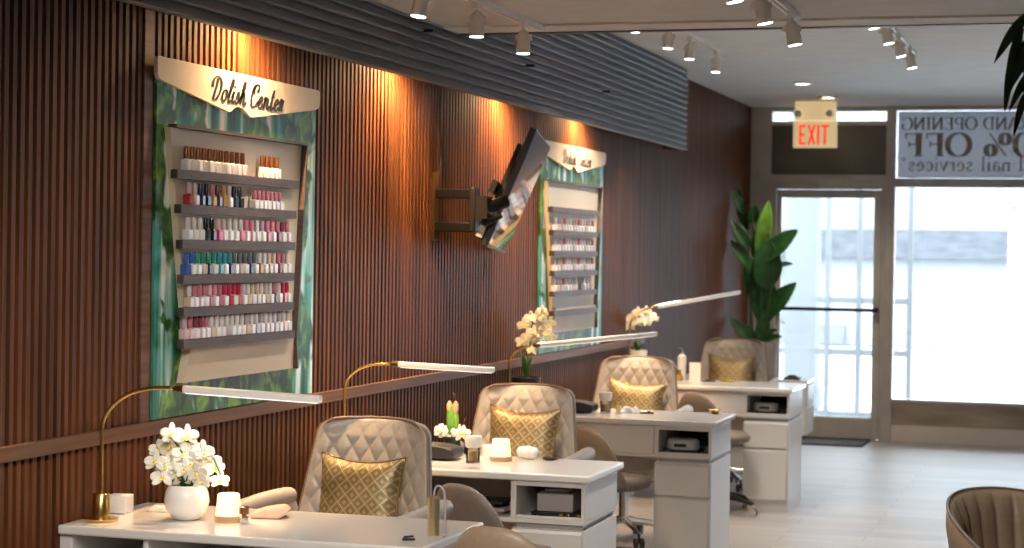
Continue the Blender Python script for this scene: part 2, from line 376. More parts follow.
# door
d=bpy.data.objects.new('door_1',None); col.objects.link(d); d.location=(XJ,YS,0); d['kind']='structure'
dw=XM0-XJ
MB().box(0,.05,-.055,.05,0,2.205).box(dw-.03,dw,-.055,.05,0,2.205).box(.05,dw-.03,-.055,.05,2.15,2.205).build('door_frame',M['frame_metal'],d,bevel=.003)
MB().box(.055,.095,-.03,.02,.01,2.145).box(dw-.095,dw-.035,-.03,.02,.01,2.145).box(.095,dw-.095,-.03,.02,2.075,2.145).box(.095,dw-.095,-.03,.02,.01,.19).build('door_leaf',M['door_metal'],d,bevel=.003)
MB().box(.095,dw-.095,-.008,-.002,.19,2.075).build('pane',M['glass'],d)
pb=MB().obox((.07,-.075,1.115),(dw-.05,-.075,1.115),.025,.03); pb.box(.06,.085,-.075,-.03,1.10,1.13); pb.box(dw-.07,dw-.045,-.09,-.03,1.10,1.135)
pb.build('push_bar',M['black_metal'],d,bevel=.003)
MB().box(.42,.72,-.10,-.055,2.165,2.235).obox((.62,-.12,2.16),(dw-.2,-.06,2.15),.02,.012).build('door_closer',M['door_metal'],d,bevel=.004)
struct('trim_10', MB().box(XJ+.05,XM0-.05,YS-.02,YS+.10,0,.012), M['door_metal'])
tag(MB().box(0,.72,0,.62,0,.012).build('doormat',M['mat_grey'],loc=(-2.52,15.82,.001),bevel=.004),'dark grey doormat lying on the floor inside the glass door','doormat')

# ================================================================== stroke lettering
def ribbon(mb, pts, w0, w1, fn, smooth=True, dz=0):
    P=interp([(p[0],p[1],0) for p in pts],6) if smooth and len(pts)>2 else [Vector((p[0],p[1],0)) for p in pts]
    if len(P)==2: P=[P[0],(P[0]+P[1])/2,P[1]]
    L=[];R_=[]
    for i,p in enumerate(P):
        d=P[min(i+1,len(P)-1)]-P[max(i-1,0)]
        d=d.normalized() if d.length>1e-9 else Vector((1,0,0))
        w=w0+(w1-w0)*abs(d.y)**1.6
        n_=Vector((-d.y,d.x,0)) if w0!=w1*.0 else None
        L.append(p+n_*w/2); R_.append(p-n_*w/2)
    for i in range(len(P)-1):
        mb.add([fn(*L[i][:2]),fn(*R_[i][:2]),fn(*R_[i+1][:2]),fn(*L[i+1][:2])],[(0,1,2,3)])
def arc(cx,cy,rx,ry,a0,a1,n=10):
    return [(cx+rx*math.cos(math.radians(a0+(a1-a0)*i/n)),cy+ry*math.sin(math.radians(a0+(a1-a0)*i/n))) for i in range(n+1)]
SER={ # cap height 1, (width, strokes); ('s',pts)=smooth, ('l',pts)=straight, ('h',x,y,w)=serif
'N':(.86,[('l',[(.14,0),(.14,1)]),('l',[(.14,1),(.70,0)],'T'),('l',[(.70,0),(.70,1)]),('h',.14,0,.26),('h',.10,1,.2),('h',.70,1,.26)]),
'D':(.86,[('l',[(.18,0),(.18,1)]),('l',[(.05,.02),(.4,.02)]),('l',[(.05,.98),(.4,.98)]),('s',arc(.36,.5,.38,.48,90,-90))]),
'R':(.82,[('l',[(.18,0),(.18,1)]),('l',[(.05,.98),(.4,.98)]),('l',[(.18,.5),(.4,.5)]),('s',arc(.4,.74,.22,.24,90,-90)),('l',[(.4,.5),(.72,.02)],'T'),('h',.18,0,.28)]),
'A':(.84,[('l',[(.06,0),(.4,1)]),('l',[(.4,1),(.74,0)],'T'),('l',[(.2,.35),(.62,.35)]),('h',.08,0,.2),('h',.73,0,.22)]),
'G':(.88,[('s',arc(.44,.5,.38,.5,40,320,16)),('l',[(.74,.42),(.74,.08)]),('h',.7,.42,.26)]),
'O':(.88,[('s',arc(.43,.5,.37,.5,0,360,24))]),
'P':(.74,[('l',[(.18,0),(.18,1)]),('l',[(.05,.98),(.4,.98)]),('l',[(.18,.46),(.4,.46)]),('s',arc(.4,.72,.24,.26,90,-90)),('h',.18,0,.28)]),
'E':(.74,[('l',[(.18,0),(.18,1)]),('l',[(.05,.98),(.62,.98)]),('l',[(.05,.02),(.64,.02)]),('l',[(.18,.52),(.5,.52)]),('l',[(.62,1),(.62,.78)],'t'),('l',[(.64,0),(.64,.24)],'t')]),
'I':(.44,[('l',[(.2,0),(.2,1)]),('h',.2,0,.3),('h',.2,1,.3)]),
'F':(.72,[('l',[(.18,0),(.18,1)]),('l',[(.05,.98),(.62,.98)]),('l',[(.18,.52),(.5,.52)]),('l',[(.62,1),(.62,.76)],'t'),('l',[(.5,.64),(.5,.4)],'t'),('h',.18,0,.3)]),
'0':(.66,[('s',arc(.31,.5,.25,.5,0,360,24))]),
'2':(.66,[('s',[(.08,.78),(.3,1),(.54,.76),(.34,.4),(.06,.04)]),('l',[(.06,.06),(.58,.06)])]),
'%':(1.0,[('s',arc(.24,.74,.15,.24,0,360,16)),('s',arc(.72,.26,.15,.24,0,360,16)),('l',[(.2,0),(.76,1)],'t')]),
'a':(.5,[('s',[(.08,.5),(.24,.6),(.34,.46),(.34,.04)]),('s',arc(.22,.18,.15,.18,70,290)),('h',.38,0,.12)]),
'l':(.3,[('l',[(.14,0),(.14,1)]),('h',.14,0,.22),('h',.1,1,.12)]),
'n':(.56,[('l',[(.12,0),(.12,.6)]),('s',[(.12,.44),(.3,.6),(.42,.42),(.42,0)]),('h',.12,0,.2),('h',.42,0,.2)]),
'i':(.3,[('l',[(.14,0),(.14,.6)]),('l',[(.14,.8),(.14,.9)]),('h',.14,0,.22)]),
's':(.46,[('s',[(.36,.48),(.22,.6),(.1,.46),(.22,.32),(.36,.16),(.22,0),(.08,.12)])]),
'e':(.5,[('s',[(.08,.32),(.4,.34),(.24,.6),(.07,.3),(.24,0),(.4,.12)])]),
'r':(.42,[('l',[(.12,0),(.12,.6)]),('s',[(.12,.4),(.22,.58),(.36,.54)]),('h',.12,0,.22)]),
'v':(.5,[('l',[(.06,.6),(.24,0)],'T'),('l',[(.24,0),(.42,.6)],'t'),('h',.08,.6,.16),('h',.42,.6,.14)]),
'c':(.48,[('s',arc(.25,.3,.18,.3,50,310))]),
'*':(.4,[('l',[(.2,.62),(.2,.98)],'t'),('l',[(.06,.7),(.34,.9)],'t'),('l',[(.06,.9),(.34,.7)],'t')]),
' ':(.36,[])}
def serif(mb, text, h, fn, ww=None, thick=.15, thin=.05):
    x=0; tot=sum(SER[c][0] for c in text); k=1 if ww is None else ww/(tot*h)
    for c in text:
        wd,st=SER[c]
        for s_ in st:
            g=lambda a,b_,x=x:fn((x+a)*h*k,b_*h)
            if s_[0]=='h':
                _,a,b_,w=s_; y0=min(max(b_,.02),.98)
                mb.add([g(a-w/2,y0-.025),g(a+w/2,y0-.025),g(a+w/2,y0+.025),g(a-w/2,y0+.025)],[(0,1,2,3)])
            else:
                md=s_[2] if len(s_)>2 else ''
                t0,t1=(thick,thick) if md=='T' else (thin,thin) if md=='t' else (thin,thick)
                ribbon(mb,s_[1],t0,t1,g,s_[0]=='s')
        x+=wd
    return mb

# banner in the transom (reads properly from the street)
bn=thing('window_banner','translucent white sale banner hung in the transom window, seen from behind','banner',(XM1+.014,YS-.012,2.250))
MB().box(0,2.6,0,.002,0,.565).build('banner_sheet',M['film'],bn)
bl=MB()
def bt(x1,z0): return lambda a,b_:(x1-a,-.003,z0+b_)
for tx_,h_,x1_,z_,w_,tk,tn in (('GRAND OPENING',.105,1.20,.41,1.18,.17,.06),('20% OFF',.195,1.27,.185,1.23,.20,.06),('all nail services*',.125,1.16,.06,1.14,.11,.05)):
    k_=w_/sum(SER[c][0] for c in tx_); off=0
    for word in tx_.split(' '):
        ww=sum(SER[c][0] for c in word)*k_
        serif(MB(),word,h_,bt(x1_-off,z_),ww,tk,tn).build('lettering',M['banner_ink'],bn,recalc=False)
        off+=ww+SER[' '][0]*k_
MB().tube([(0,-.004,.52),(0,-.004,.54)],.004).tube([(1.2,-.004,.52),(1.2,-.004,.54)],.004).build('clip',M['black_metal'],bn)

# exit sign
es=thing('exit_sign','cream emergency exit sign with red letters hanging from ceiling before the door','sign',(-2.245,15.9,0))
MB().box(-.17,.17,-.03,.045,2.70,ZF).build('housing',M['exit_cream'],es,bevel=.008)
MB().box(-.18,.18,-.035,.03,2.475,2.695).build('face',M['exit_cream'],es,bevel=.004)
for sx in (-.135,.125):
    hd=MB(); hd.tube([(sx,-.032,2.765),(sx,-.07,2.76),(sx,-.085,2.755)],[.022,.040,.036],16)
    h=hd.build('emergency_lamp',M['exit_cream'],es)
    MB().tube([(sx,-.085,2.755),(sx,-.089,2.754)],[.030,.028],16).build('lens',M['ceramic'],h)
lt=MB()
def ex(a,b_): return (-.130+a,-.0375,2.500+b_)
H=.165
def bar(x0,y0,x1,y1,w=.020):
    p=Vector((x0,y0,0)); q=Vector((x1,y1,0)); d_=(q-p).normalized(); n_=Vector((-d_.y,d_.x,0))*w/2
    c=[p+n_,p-n_,q-n_,q+n_]; lt.add([ex(v.x,v.y) for v in c]+[(ex(v.x,v.y)[0],-.0350,ex(v.x,v.y)[2]) for v in c],[(0,1,2,3),(0,4,5,1),(1,5,6,2),(2,6,7,3),(3,7,4,0)])
bar(.01,0,.01,H); bar(0,.01,.055,.01); bar(0,H-.01,.055,H-.01); bar(0,H/2,.048,H/2)
bar(.080,0,.130,H); bar(.130,0,.080,H)
bar(.160,0,.160,H)
bar(.215,0,.215,H); bar(.182,H-.01,.250,H-.01)
lt.build('lettering',M['exit_red'],es)

# recessed ceiling lights
for i,(x_,y_) in enumerate(((-2.10,14.16),(-2.08,15.42))):
    t=thing('recessed_light',['round recessed ceiling light nearer of two before the exit sign','round recessed ceiling light closest to the exit sign'][i],'ceiling light',(x_,y_,ZF),group='recessed ceiling lights by the door')
    MB().lathe([(.055,.002),(.085,.002),(.085,-.008),(.06,-.012)],n=28,close=False).build('trim_ring',M['track_white'],t)
    MB().cyl((0,0,-.006),.06,.004).build('lens',M['downlens'],t)
    L=bpy.data.lights.new('downlight','SPOT'); L.energy=60; L.color=(1,.82,.60); L.spot_size=math.radians(110); L.spot_blend=.8; L.shadow_soft_size=.05
    o=bpy.data.objects.new('downlight',L); col.objects.link(o); o.parent=t; o.location=(0,0,-.02)

# ================================================================== wall displays
def sign_outline():                                 # a along the wall, b down from the top edge
    return [(0,-.012),(0,-.055),(.008,-.068),(.022,-.074),
      (.50,-.138),(.515,-.140),(.53,-.136),(.55,-.124),(.575,-.117),(.61,-.118),(.64,-.126),(.665,-.140),(.685,-.146),(.71,-.144),
      (1.255,-.076),(1.275,-.070),(1.288,-.055),(1.29,-.040),(1.29,-.012),(1.285,-.004),(1.272,0),(.018,0),(.005,-.004)]
SCR={ # slanted brush letters: unit = x-height .5
'P':(.62,[[(.02,.52),(.0,.78),(.14,.98),(.34,.96),(.52,.74),(.50,.36),(.34,.06),(.16,.02)],[(.26,.92),(.22,.5),(.16,.02)]]),
'o':(.40,[[(.30,.46),(.14,.48),(.05,.22),(.16,.0),(.30,.12),(.32,.40),(.24,.50),(.36,.44)]]),
'l':(.24,[[(.04,.2),(.20,.7),(.20,.98),(.12,.9),(.08,.3),(.12,.0),(.24,.12)]]),
'i':(.26,[[(.02,.2),(.10,.5),(.08,.12),(.14,.0),(.26,.14)],[(.12,.66),(.14,.74)]]),
's':(.28,[[(.02,.16),(.14,.52),(.20,.2),(.12,.0),(.02,.06)],[(.18,.2),(.30,.12)]]),
'h':(.44,[[(.04,.2),(.20,.75),(.18,.98),(.10,.85),(.06,.0)],[(.07,.2),(.20,.5),(.26,.36),(.24,.08),(.32,.0),(.44,.14)]]),
'C':(.52,[[(.36,.66),(.44,.84),(.34,1.0),(.12,.86),(.04,.4),(.16,.02),(.36,.06),(.50,.26)],[(.22,.98),(.14,.72),(.22,.6)]]),
'e':(.34,[[(.06,.2),(.24,.34),(.18,.52),(.06,.34),(.10,.02),(.22,.02),(.34,.18)]]),
'n':(.48,[[(.02,.4),(.10,.48),(.08,.0)],[(.09,.22),(.22,.5),(.30,.4),(.28,.06),(.36,.0),(.48,.16)]]),
't':(.28,[[(.14,.90),(.08,.4),(.10,.02),(.18,.02),(.28,.16)],[(.0,.56),(.26,.60)]]),
'r':(.32,[[(.02,.3),(.10,.56),(.14,.48),(.26,.50),(.20,.2),(.26,.02)],[(.12,.5),(.08,.0)]]),
' ':(.24,[])}
# polish bottle prototypes ---------------------------------------------------
def bottle(bodym, capm, h=.072, capfrac=.5, w=.0135):
    o=thing('nail_polish_bottle','x','nail polish')
    hb=h*(1-capfrac)
    MB().box(-w,w,-w,w,0,hb*.92).lathe([(w*.6,hb*.9),(w*.45,hb)],n=8).build('bottle_body',bodym,o,bevel=.002,seg=1)
    c=MB().lathe([(w*.62,hb),(w*.66,hb+h*capfrac*.5),(w*.55,h)],n=10)
    c.build('cap',capm,o)
    return o
protos={}
def get_bottle(body, cap, h):
    k=(body,cap,h)
    bm_=M['bottle_white'] if body=='white' else polish(body,POL[body])
    cm=M['cap_clear'] if cap=='clear' else (M['copper_cap'] if cap=='copper' else polish(cap,POL[cap]))
    if k in protos: return copy_tree(protos[k])
    protos[k]=bottle(bm_,cm,h); return protos[k]
M['copper_cap']=mat('copper brown cap',(.20,.075,.03),.28,.5,noise=(40,.15,2,(1,1,1)))
ORD=['first','second','third','fourth','fifth','sixth','seventh','eighth','ninth','tenth','eleventh','twelfth','thirteenth','fourteenth','fifteenth','sixteenth','seventeenth','eighteenth','nineteenth','twentieth','twenty-first','twenty-second']
SH=['top','second','third','fourth','fifth','bottom']
def display(y0, sc_y, which, rows):
    # mural + sign + shelf box, laid out from the near edge y0
    Y=lambda a:a*sc_y
    X0=W
    mu=MB().box(.002,.012,0,Y(1.264),0,1.125)
    o=mu.build('waterfall_mural',M['mural'],loc=(X0,y0,wz(1.032)))
    tag(o,'tall printed mural of green waterfalls on the slatted wall, %s of two'%which,'mural')
    s_=thing('shop_sign','cream shaped sign with black script lettering above the %s waterfall mural'%which,'sign',(X0,y0-.030,wz(2.168)))
    k=1.0
    MB().prism([(Y(a),b_) for a,b_ in sign_outline()],lambda a,b_:(.016,a,b_),lambda a,b_:(.030,a,b_)).build('sign_board',M['sign_cream'],s_,smooth=30)
    MB().box(.0125,.0165,.1,Y(1.1),-.06,-.03).build('batten',M['backing'],s_)
    x=0
    for word in ('Polish','Center'):
        tx=MB()
        for c in word:
            wd,st=SCR[c]
            for q in st:
                ribbon(tx,q,.055,.145,lambda a,b_,x=x:(.0312,Y(.365+(x+a+.25*b_)*.122),-.108+b_*.082),True)
            x+=wd
        x+=.24
        tx.build('lettering',M['ink'],s_,recalc=False)
    u=thing('polish_shelf','cream and brown wall shelf rack for nail polish on the %s mural'%which,'shelf',(X0+.013,y0,0))
    zt=1.959; zb=1.13
    # cream back board: narrows downward, flares again under the last shelf
    def side(z):
        t=(zt-z)/(zt-zb)
        return (.050+.14*min(t/.88,1)-.035*max(0,(t-.88)/.12), 1.09-.075*min(t/.88,1)+.013*max(0,(t-.88)/.12))
    zs=[zt,zt-.88*(zt-zb),zb]
    L_=[(Y(side(z)[0]),z) for z in zs]; R_=[(Y(side(z)[1]),z) for z in zs]
    MB().prism(L_+R_[::-1],lambda a,b_:(0,a,b_),lambda a,b_:(.022,a,b_)).build('back_board',M['panel_cream'],u,smooth=30)
    fr=MB()
    fr.obox((.030,L_[0][0],zt+.006),(.030,R_[0][0]+.006,zt+.006),.030,.010)
    for i in range(2): fr.obox((.030,R_[i][0],R_[i][1]),(.030,R_[i+1][0],R_[i+1][1]),.010,.030,up=(1,0,0))
    fr.build('rim',M['shelf_brown'],u)
    MB().prism([(Y(side(zb+.1)[0]),zb+.135),(Y(side(zb)[0]),zb),(Y(side(zb)[1]),zb),(Y(side(zb+.1)[1]),zb+.135)],lambda a,b_:(.0225,a,b_),lambda a,b_:(.026+.01*(b_-zb)/.135,a,b_)).build('lower_panel',M['panel_cream'],u)
    zsh=[1.827,1.716,1.601,1.488,1.381,1.277] if which=='nearer' else [1.825,1.697,1.585,1.475,1.362,1.255]
    out=[]
    for i,z in enumerate(zsh):
        a0=(.035,.062,.075,.085,.088,.092)[i]; a1=(.99,.965,.96,.955,.955,.965)[i]
        MB().prism([(.0225,Y(a0+.02)),(.048,Y(a0)),(.058,Y(a0)),(.058,Y(a1)),(.0225,Y(a1))],lambda a,b_:(a,b_,z-.032),lambda a,b_:(a,b_,z-.003)).build('shelf',M['shelf_brown'],u,smooth=20)
        out.append((z-.003,a0,a1))
    for i,row in enumerate(rows):
        z,a0,a1=out[i]
        cnt=0
        for (body,cap,h,pos) in row:
            b_=get_bottle(body,cap,h)
            b_.location=(X0+.013+.041,y0+Y(pos),z+.0005)
            b_.rotation_euler=(0,0,random.uniform(-.12,.12))
            cd='copper brown' if cap=='copper' else ('pale' if cap=='clear' else cap)
            nm='%s nail polish bottle, %s cap, %s from left, %s shelf, %s display'%(body,cd,ORD[cnt],SH[i],which)
            b_['label']=nm; b_['category']='nail polish'; b_['group']='polish bottles on the %s shelf of the %s display'%(SH[i],which)
            cnt+=1
def seq(p0,p1,n): return [p0+(p1-p0)*i/(n-1) for i in range(n)]
rowsA=[]
rowsA.append([('white','copper',.078,p) for p in seq(.125,.54,11)]+[('white','copper',.078,p) for p in seq(.70,.82,4)])
c2=['red','white','navy','navy','amber','brown','amber','white','navy','black']; k2=['pale pink','nude','navy','black','rose','brown','amber','nude','navy','black']
rowsA.append([(a,b_,.072,p) for a,b_,p in zip(c2,k2,seq(.145,.52,10))]+[('white','rose',.064,p) for p in seq(.64,.85,7)])
c3=['white','white','white','black','black','hot pink','white','white','white','pink','white','pale pink','white','white','rose','white','wine','white','pale pink']
k3=['clear','clear','clear','black','black','pale pink','pale pink','clear','clear','clear','pink','pink','clear','lilac','pink','pink','rose','wine','rose']
rowsA.append([(a,b_,.074,p) for a,b_,p in zip(c3,k3,seq(.14,.92,19))])
c4=['blue','white','white','nude','black','white','teal','white','navy','white','nude','white','navy','white','amber','white','nude','white','wine','white','white']
k4=['blue','blue','green','green','green','green','teal','teal','teal','grey','grey','grey','grey','grey','clear','clear','nude','nude','rose','rose','clear']
rowsA.append([(a,b_,.072,p) for a,b_,p in zip(c4,k4,seq(.13,.925,21))])
c5=['nude','white','pale pink','white','rose','white','rose','white','crimson','white','rose','white','nude','white','nude','white','nude','white','brown','white','crimson','white']
k5=['clear','rose','rose','rose','pale pink','pink','rose','crimson','crimson','crimson','crimson','pale pink','clear','nude','nude','clear','nude','clear','rose','clear','crimson','crimson']
rowsA.append([(a,b_,.072,p) for a,b_,p in zip(c5,k5,seq(.155,.925,22))])
c6=['pale pink','pale pink','white','pale pink','white','nude','white','white','lilac','white','white','white','nude','white','lilac','white','pale pink','white','lilac','white','pale pink','white']
k6=['lilac','rose','wine','wine','rose','clear','clear','clear','clear','clear','clear','clear','lilac','clear','clear','lilac','clear','clear','clear','lilac','clear','clear']
rowsA.append([(a,b_,.072,p) for a,b_,p in zip(c6,k6,seq(.125,.935,22))])
display(wy(5.35),1.0217,'nearer',rowsA)
def pale(n,p0,p1): return [(['white','white','nude','white'][i%4],['clear','nude','clear','lilac','rose'][(i*3)%5],.070,p) for i,p in enumerate(seq(p0,p1,n))]
rowsB=[[],pale(14,.14,.90),pale(14,.14,.90),pale(14,.14,.90),pale(8,.14,.55)+pale(3,.72,.86),[]]
display(wy(9.66),1.07,'farther',rowsB)

# ================================================================== cove lights in the soffit gap
for i,y_ in enumerate((wy(5.93),wy(7.38),wy(8.85),wy(10.35))):
    t=thing('cove_spotlight','small warm spotlight hidden behind the grey soffit, %s from the camera'%ORD[i],'spotlight',(W+.095,y_,ZB+.14),group='spotlights behind the soffit')
    MB().lathe([(.022,0),(.026,.05),(.02,.07)],n=16).build('lamp_body',M['track_white'],t)
    MB().lathe([(.018,-.002),(.018,.002)],n=16).build('lens',M['downlens'],t)
    MB().box(-.095,.117,-.012,.012,.06,.072).build('bracket',M['black_metal'],t)
    L=bpy.data.lights.new('cove lamp','SPOT'); L.energy=125; L.color=(1,.60,.27); L.spot_size=math.radians(165); L.spot_blend=1.; L.shadow_soft_size=.012
    o=bpy.data.objects.new('cove_lamp',L); col.objects.link(o); o.parent=t; o.location=(0,0,-.008)
    o.rotation_euler=(0,math.radians(-12),0)

# ================================================================== track lighting
def head(x_,y_,zc,label,group,tilt=(0,0),light=30,drop=.145,sz=100):
    t=thing('track_spotlight',label,'spotlight',(x_,y_,zc-.02),group=group)
    MB().box(-.014,.014,-.03,.03,-.028,0).build('adapter',M['track_white'],t,bevel=.003)
    MB().tube([(0,0,-.028),(0,0,-.05)],.008).obox((-.026,0,-.055),(.026,0,-.055),.018,.006).obox((-.026,0,-.055),(-.030,0,-.078),.018,.004,up=(0,1,0)).obox((.026,0,-.055),(.030,0,-.078),.018,.004,up=(0,1,0)).build('yoke',M['track_white'],t)
    R=Matrix.Rotation(tilt[0],4,'X')@Matrix.Rotation(tilt[1],4,'Y')
    b_=MB().lathe([(.018,.015),(.024,.0),(.027,-.01),(.027,-.038),(.0285,-.040),(.0285,-.075)],n=24)
    o=b_.build('lamp_can',M['track_white'],t); o.location=(0,0,-.056); o.rotation_euler=(tilt[0],tilt[1],0)
    l=MB().lathe([(.0255,-.0745),(.0255,-.077)],n=24).build('lens',M['lens'],o)
    if light:
        L=bpy.data.lights.new('track lamp','SPOT'); L.energy=light; L.color=(1,.91,.80); L.spot_size=math.radians(sz); L.spot_blend=.7; L.shadow_soft_size=.04
        g=bpy.data.objects.new('track_lamp',L); col.objects.link(g); g.parent=o; g.location=(0,0,-.09)
    return t
def track(x_,y0,y1,zc,label):
    t=thing('lighting_track',label,'track',(x_,0,zc))
    MB().box(-.017,-.006,y0,y1,-.022,0).box(.006,.017,y0,y1,-.022,0).box(-.006,.006,y0,y1,-.008,0).build('rail',M['track_white'],t)
    MB().box(-.019,.019,y1,y1+.02,-.024,0).box(-.019,.019,y0-.02,y0,-.024,0).build('end_cap',M['track_white'],t)
track(-2.28,4.6,7.8,ZN,'white ceiling track along the grey soffit, left nearer one')
track(-1.16,4.6,7.6,ZN,'white ceiling track on the lower ceiling, right nearer one')
track(-2.28,9.1,12.0,ZF,'white ceiling track beyond the ceiling step, left farther one')
track(-1.10,9.1,12.05,ZF,'white ceiling track beyond the ceiling step, right farther one')
for i,(y_,tl) in enumerate(((6.28,-.1),(6.90,.02),(7.52,0.))):
    head(-2.27,y_,ZN,'white spotlight on the left nearer track, %s from the camera'%ORD[i],'track spotlights',(tl,.12 if i==0 else 0),26)
for i,y_ in enumerate((6.09,6.68,7.38)):
    head(-1.14,y_,ZN,'white spotlight on the right nearer track, %s from the camera'%ORD[i],'track spotlights',(.05,-.18),26)
for i,y_ in enumerate((9.50,10.30,10.88,11.68)):
    head(-2.27,y_,ZF,'white spotlight on the left farther track, %s from the camera'%ORD[i],'track spotlights',(0,.05),42)
for i,y_ in enumerate((9.55,10.25,10.92,11.60)):
    head(-1.08,y_,ZF,'white spotlight on the right farther track, %s from the camera'%ORD[i],'track spotlights',(.05,-.2),42)
# unseen track and spots added overhead near the camera to light the foreground
track(-1.16,.6,3.6,ZN,'unseen white ceiling track added overhead near the camera for foreground light')
for i,(x_,y_) in enumerate(((-1.14,1.0),(-1.14,2.0),(-1.14,3.0))):
    head(x_,y_,ZN,'unseen white spotlight added near the camera for foreground light, %s along the track'%ORD[i],'track spotlights',(math.radians(38),math.radians(14)),75)

# ================================================================== desks
DXL=-2.876; DXR=-1.745; BX=-1.765; PX=-2.04
def desk(y0, y1, label, kind, DXL=DXL):
    d_=thing('manicure_desk',label,'desk',(DXL,y0,0),group='white manicure desks along the slatted wall')
    w=DXR-DXL; bw=BX-DXL; px=PX-DXL; D=y1-y0
    MB().box(0,w,0,D,.732,.76).build('desktop',M['white_gloss'],d_,bevel=.007,seg=3)
    ins=.018
    # upper carcass .575-.732
    c=MB()
    c.box(0.02,bw,ins,D-.03,.575,.590).box(.02,bw,D-.045,D-.03,.59,.731)
    c.box(.02,.04,ins,D-.045,.59,.731).box(bw-.015,bw,ins,D-.045,.59,.731).box(px-.01,px+.012,ins,D-.045,.59,.731)
    c.box(px+.012,bw-.015,ins,ins+.014,.712,.731).box(px+.012,bw-.015,ins,ins+.014,.590,.603)
    if kind=='open':
        c.box(.27,.285,ins,D-.045,.59,.731)
    c.build('compartment_box',M['desk_body'],d_,bevel=.0015,seg=1)
    if kind!='open':
        MB().box(.042,px-.012,ins,ins+.018,.592,.729).build('drawer_front',M['desk_body'],d_,bevel=.002)
    MB().box(px+.013,bw-.016,D-.06,D-.046,.591,.730).build('compartment_back',M['black'],d_)
    MB().box(px+.01,bw-.012,ins+.02,D-.05,.555,.575).build('groove',M['desk_in'],d_)
    # pedestal
    MB().box(px-.005,bw,ins+.012,D-.03,.06,.556).build('pedestal',M['desk_body'],d_,bevel=.002)
    MB().box(px-.004,bw-.001,ins+.016,D-.032,0,.06).build('plinth',M['desk_body'],d_)
    for z0,z1 in ((.392,.552),(.075,.387)):
        dr=MB().box(px-.006,bw-.012,ins-.004,ins+.012,z0,z1-.012).add([(px-.006,ins-.004,z1-.012),(bw-.012,ins-.004,z1-.012),(bw-.012,ins+.010,z1),(px-.006,ins+.010,z1)],[(0,1,2,3)])
        dr.build('drawer',M['desk_body'],d_,bevel=.0015,seg=1)
    MB().box(.02,px-.006,D-.05,D-.035,.40,.575).build('modesty_panel',M['desk_body'],d_)
    MB().box(.0,.02,ins,D-.03,0,.731).build('side_panel',M['desk_body'],d_)
    return d_
D=[(4.90,5.45),(6.70,7.235),(9.10,9.66),(11.58,12.16)]
desk(*D[0],'white manicure desk closest to the camera with orchid and glowing lamp on it','open')
desk(*D[1],'second white manicure desk with open compartment, holding a grey box device','open',-2.80)
desk(*D[2],'third white manicure desk with a grey nail dryer inside its compartment','shut')
desk(*D[3],'farthest full white manicure desk, standing before the planter and the door','shut')
# small drawer cabinet behind the last desk
cb=thing('drawer_cabinet','small white drawer cabinet standing right behind the farthest manicure desk','cabinet',(-1.955,12.42,0))
MB().box(0,.17,0,.30,.40,.735).build('cabinet_body',M['desk_body'],cb,bevel=.003)
MB().box(-.01,.18,-.01,.31,.735,.76).build('cabinet_top',M['white_gloss'],cb,bevel=.003)
MB().box(.01,.10,.03,.28,0,.40).build('cabinet_foot',M['desk_body'],cb)
for z0,z1 in ((.41,.585),(.60,.73)):
    MB().box(.17,.182,.01,.29,z0,z1).build('drawer',M['desk_body'],cb,bevel=.003)
tag(MB().box(-.06,.04,-.05,.05,0,.012).ell((-.01,0,.016),.035,.03,.012).build('phone_stand',M['black'],loc=(-1.88,12.52,.7605),bevel=.002),'small black object lying on the white drawer cabinet','accessory')

# devices inside the desk compartments
z0=.5905
t=thing('nail_dryer','purple grey box device inside the compartment of the second manicure desk','device',(-1.905,6.86,z0+.018))
MB().box(-.07,.07,-.05,.12,0,.068).build('casing',M['device'],t,bevel=.004); MB().box(-.045,.045,-.03,.09,.068,.082).build('lid',M['device'],t,bevel=.004)
t=thing('tool_tray','dark tray with gold feet under the grey box device','tray',(-1.905,6.86,z0))
MB().box(-.085,.105,-.08,.14,.009,.0175).build('tray_plate',M['black'],t)
for sx,sy in ((-.075,-.07),(.095,-.07),(-.075,.13),(.095,.13)): MB().lathe([(.006,0),(.009,.004),(.006,.009)],(sx,sy,0),n=10).build('foot',M['brass'],t)
for i,(x_,s_) in enumerate(((-1.865,.011),(-1.838,.012),(-1.80,.011))):
    tag(MB().ell((0,0,.011),s_,s_,.011).build('gold_bead',M['brass'],loc=(x_,6.755,z0)),'small gold bead at the front of the second desk compartment, %s from the left'%ORD[i],'bead',group='gold beads in the desk compartment')
for i,(dx,dz,mm_,rz) in enumerate(((0,0,'purple_card',.1),(.03,.012,'device',-.15),(-.05,.024,'purple_card',.3),(.01,.036,'black',0))):
    o=MB().box(-.09,.09,-.06,.08,0,.011).build('magazine',M[mm_],loc=(-2.20+dx,6.84,z0+.001+dz)); o.rotation_euler=(0,0,rz)
    tag(o,'magazine in the pile inside the left cell of the second desk, %s from the bottom'%ORD[i],'magazine',group='magazines in the second desk')
def dryer(x_,y_,lab,s_=1):
    t=thing('nail_dryer',lab,'device',(x_,y_,z0))
    MB().box(-.085*s_,.085*s_,-.05,.12,.0,.022).build('tray',M['black'],t,bevel=.003)
    MB().lathe([(.05,.022),(.052,.03),(.05,.062),(.044,.070)],(0,.03,0),20,1.6*s_,1.4).build('dome',M['device_w'],t)
    MB().box(-.03,.03,-.047,-.040,.036,.052).build('display',M['black'],t); MB().box(-.075*s_,-.05,-.055,-.05,.004,.016).build('switch',M['chrome'],t)
dryer(-1.93,9.21,'grey nail dryer inside the compartment of the third manicure desk')
dryer(-1.93,11.69,'pale nail dryer inside the compartment of the farthest manicure desk',.95)

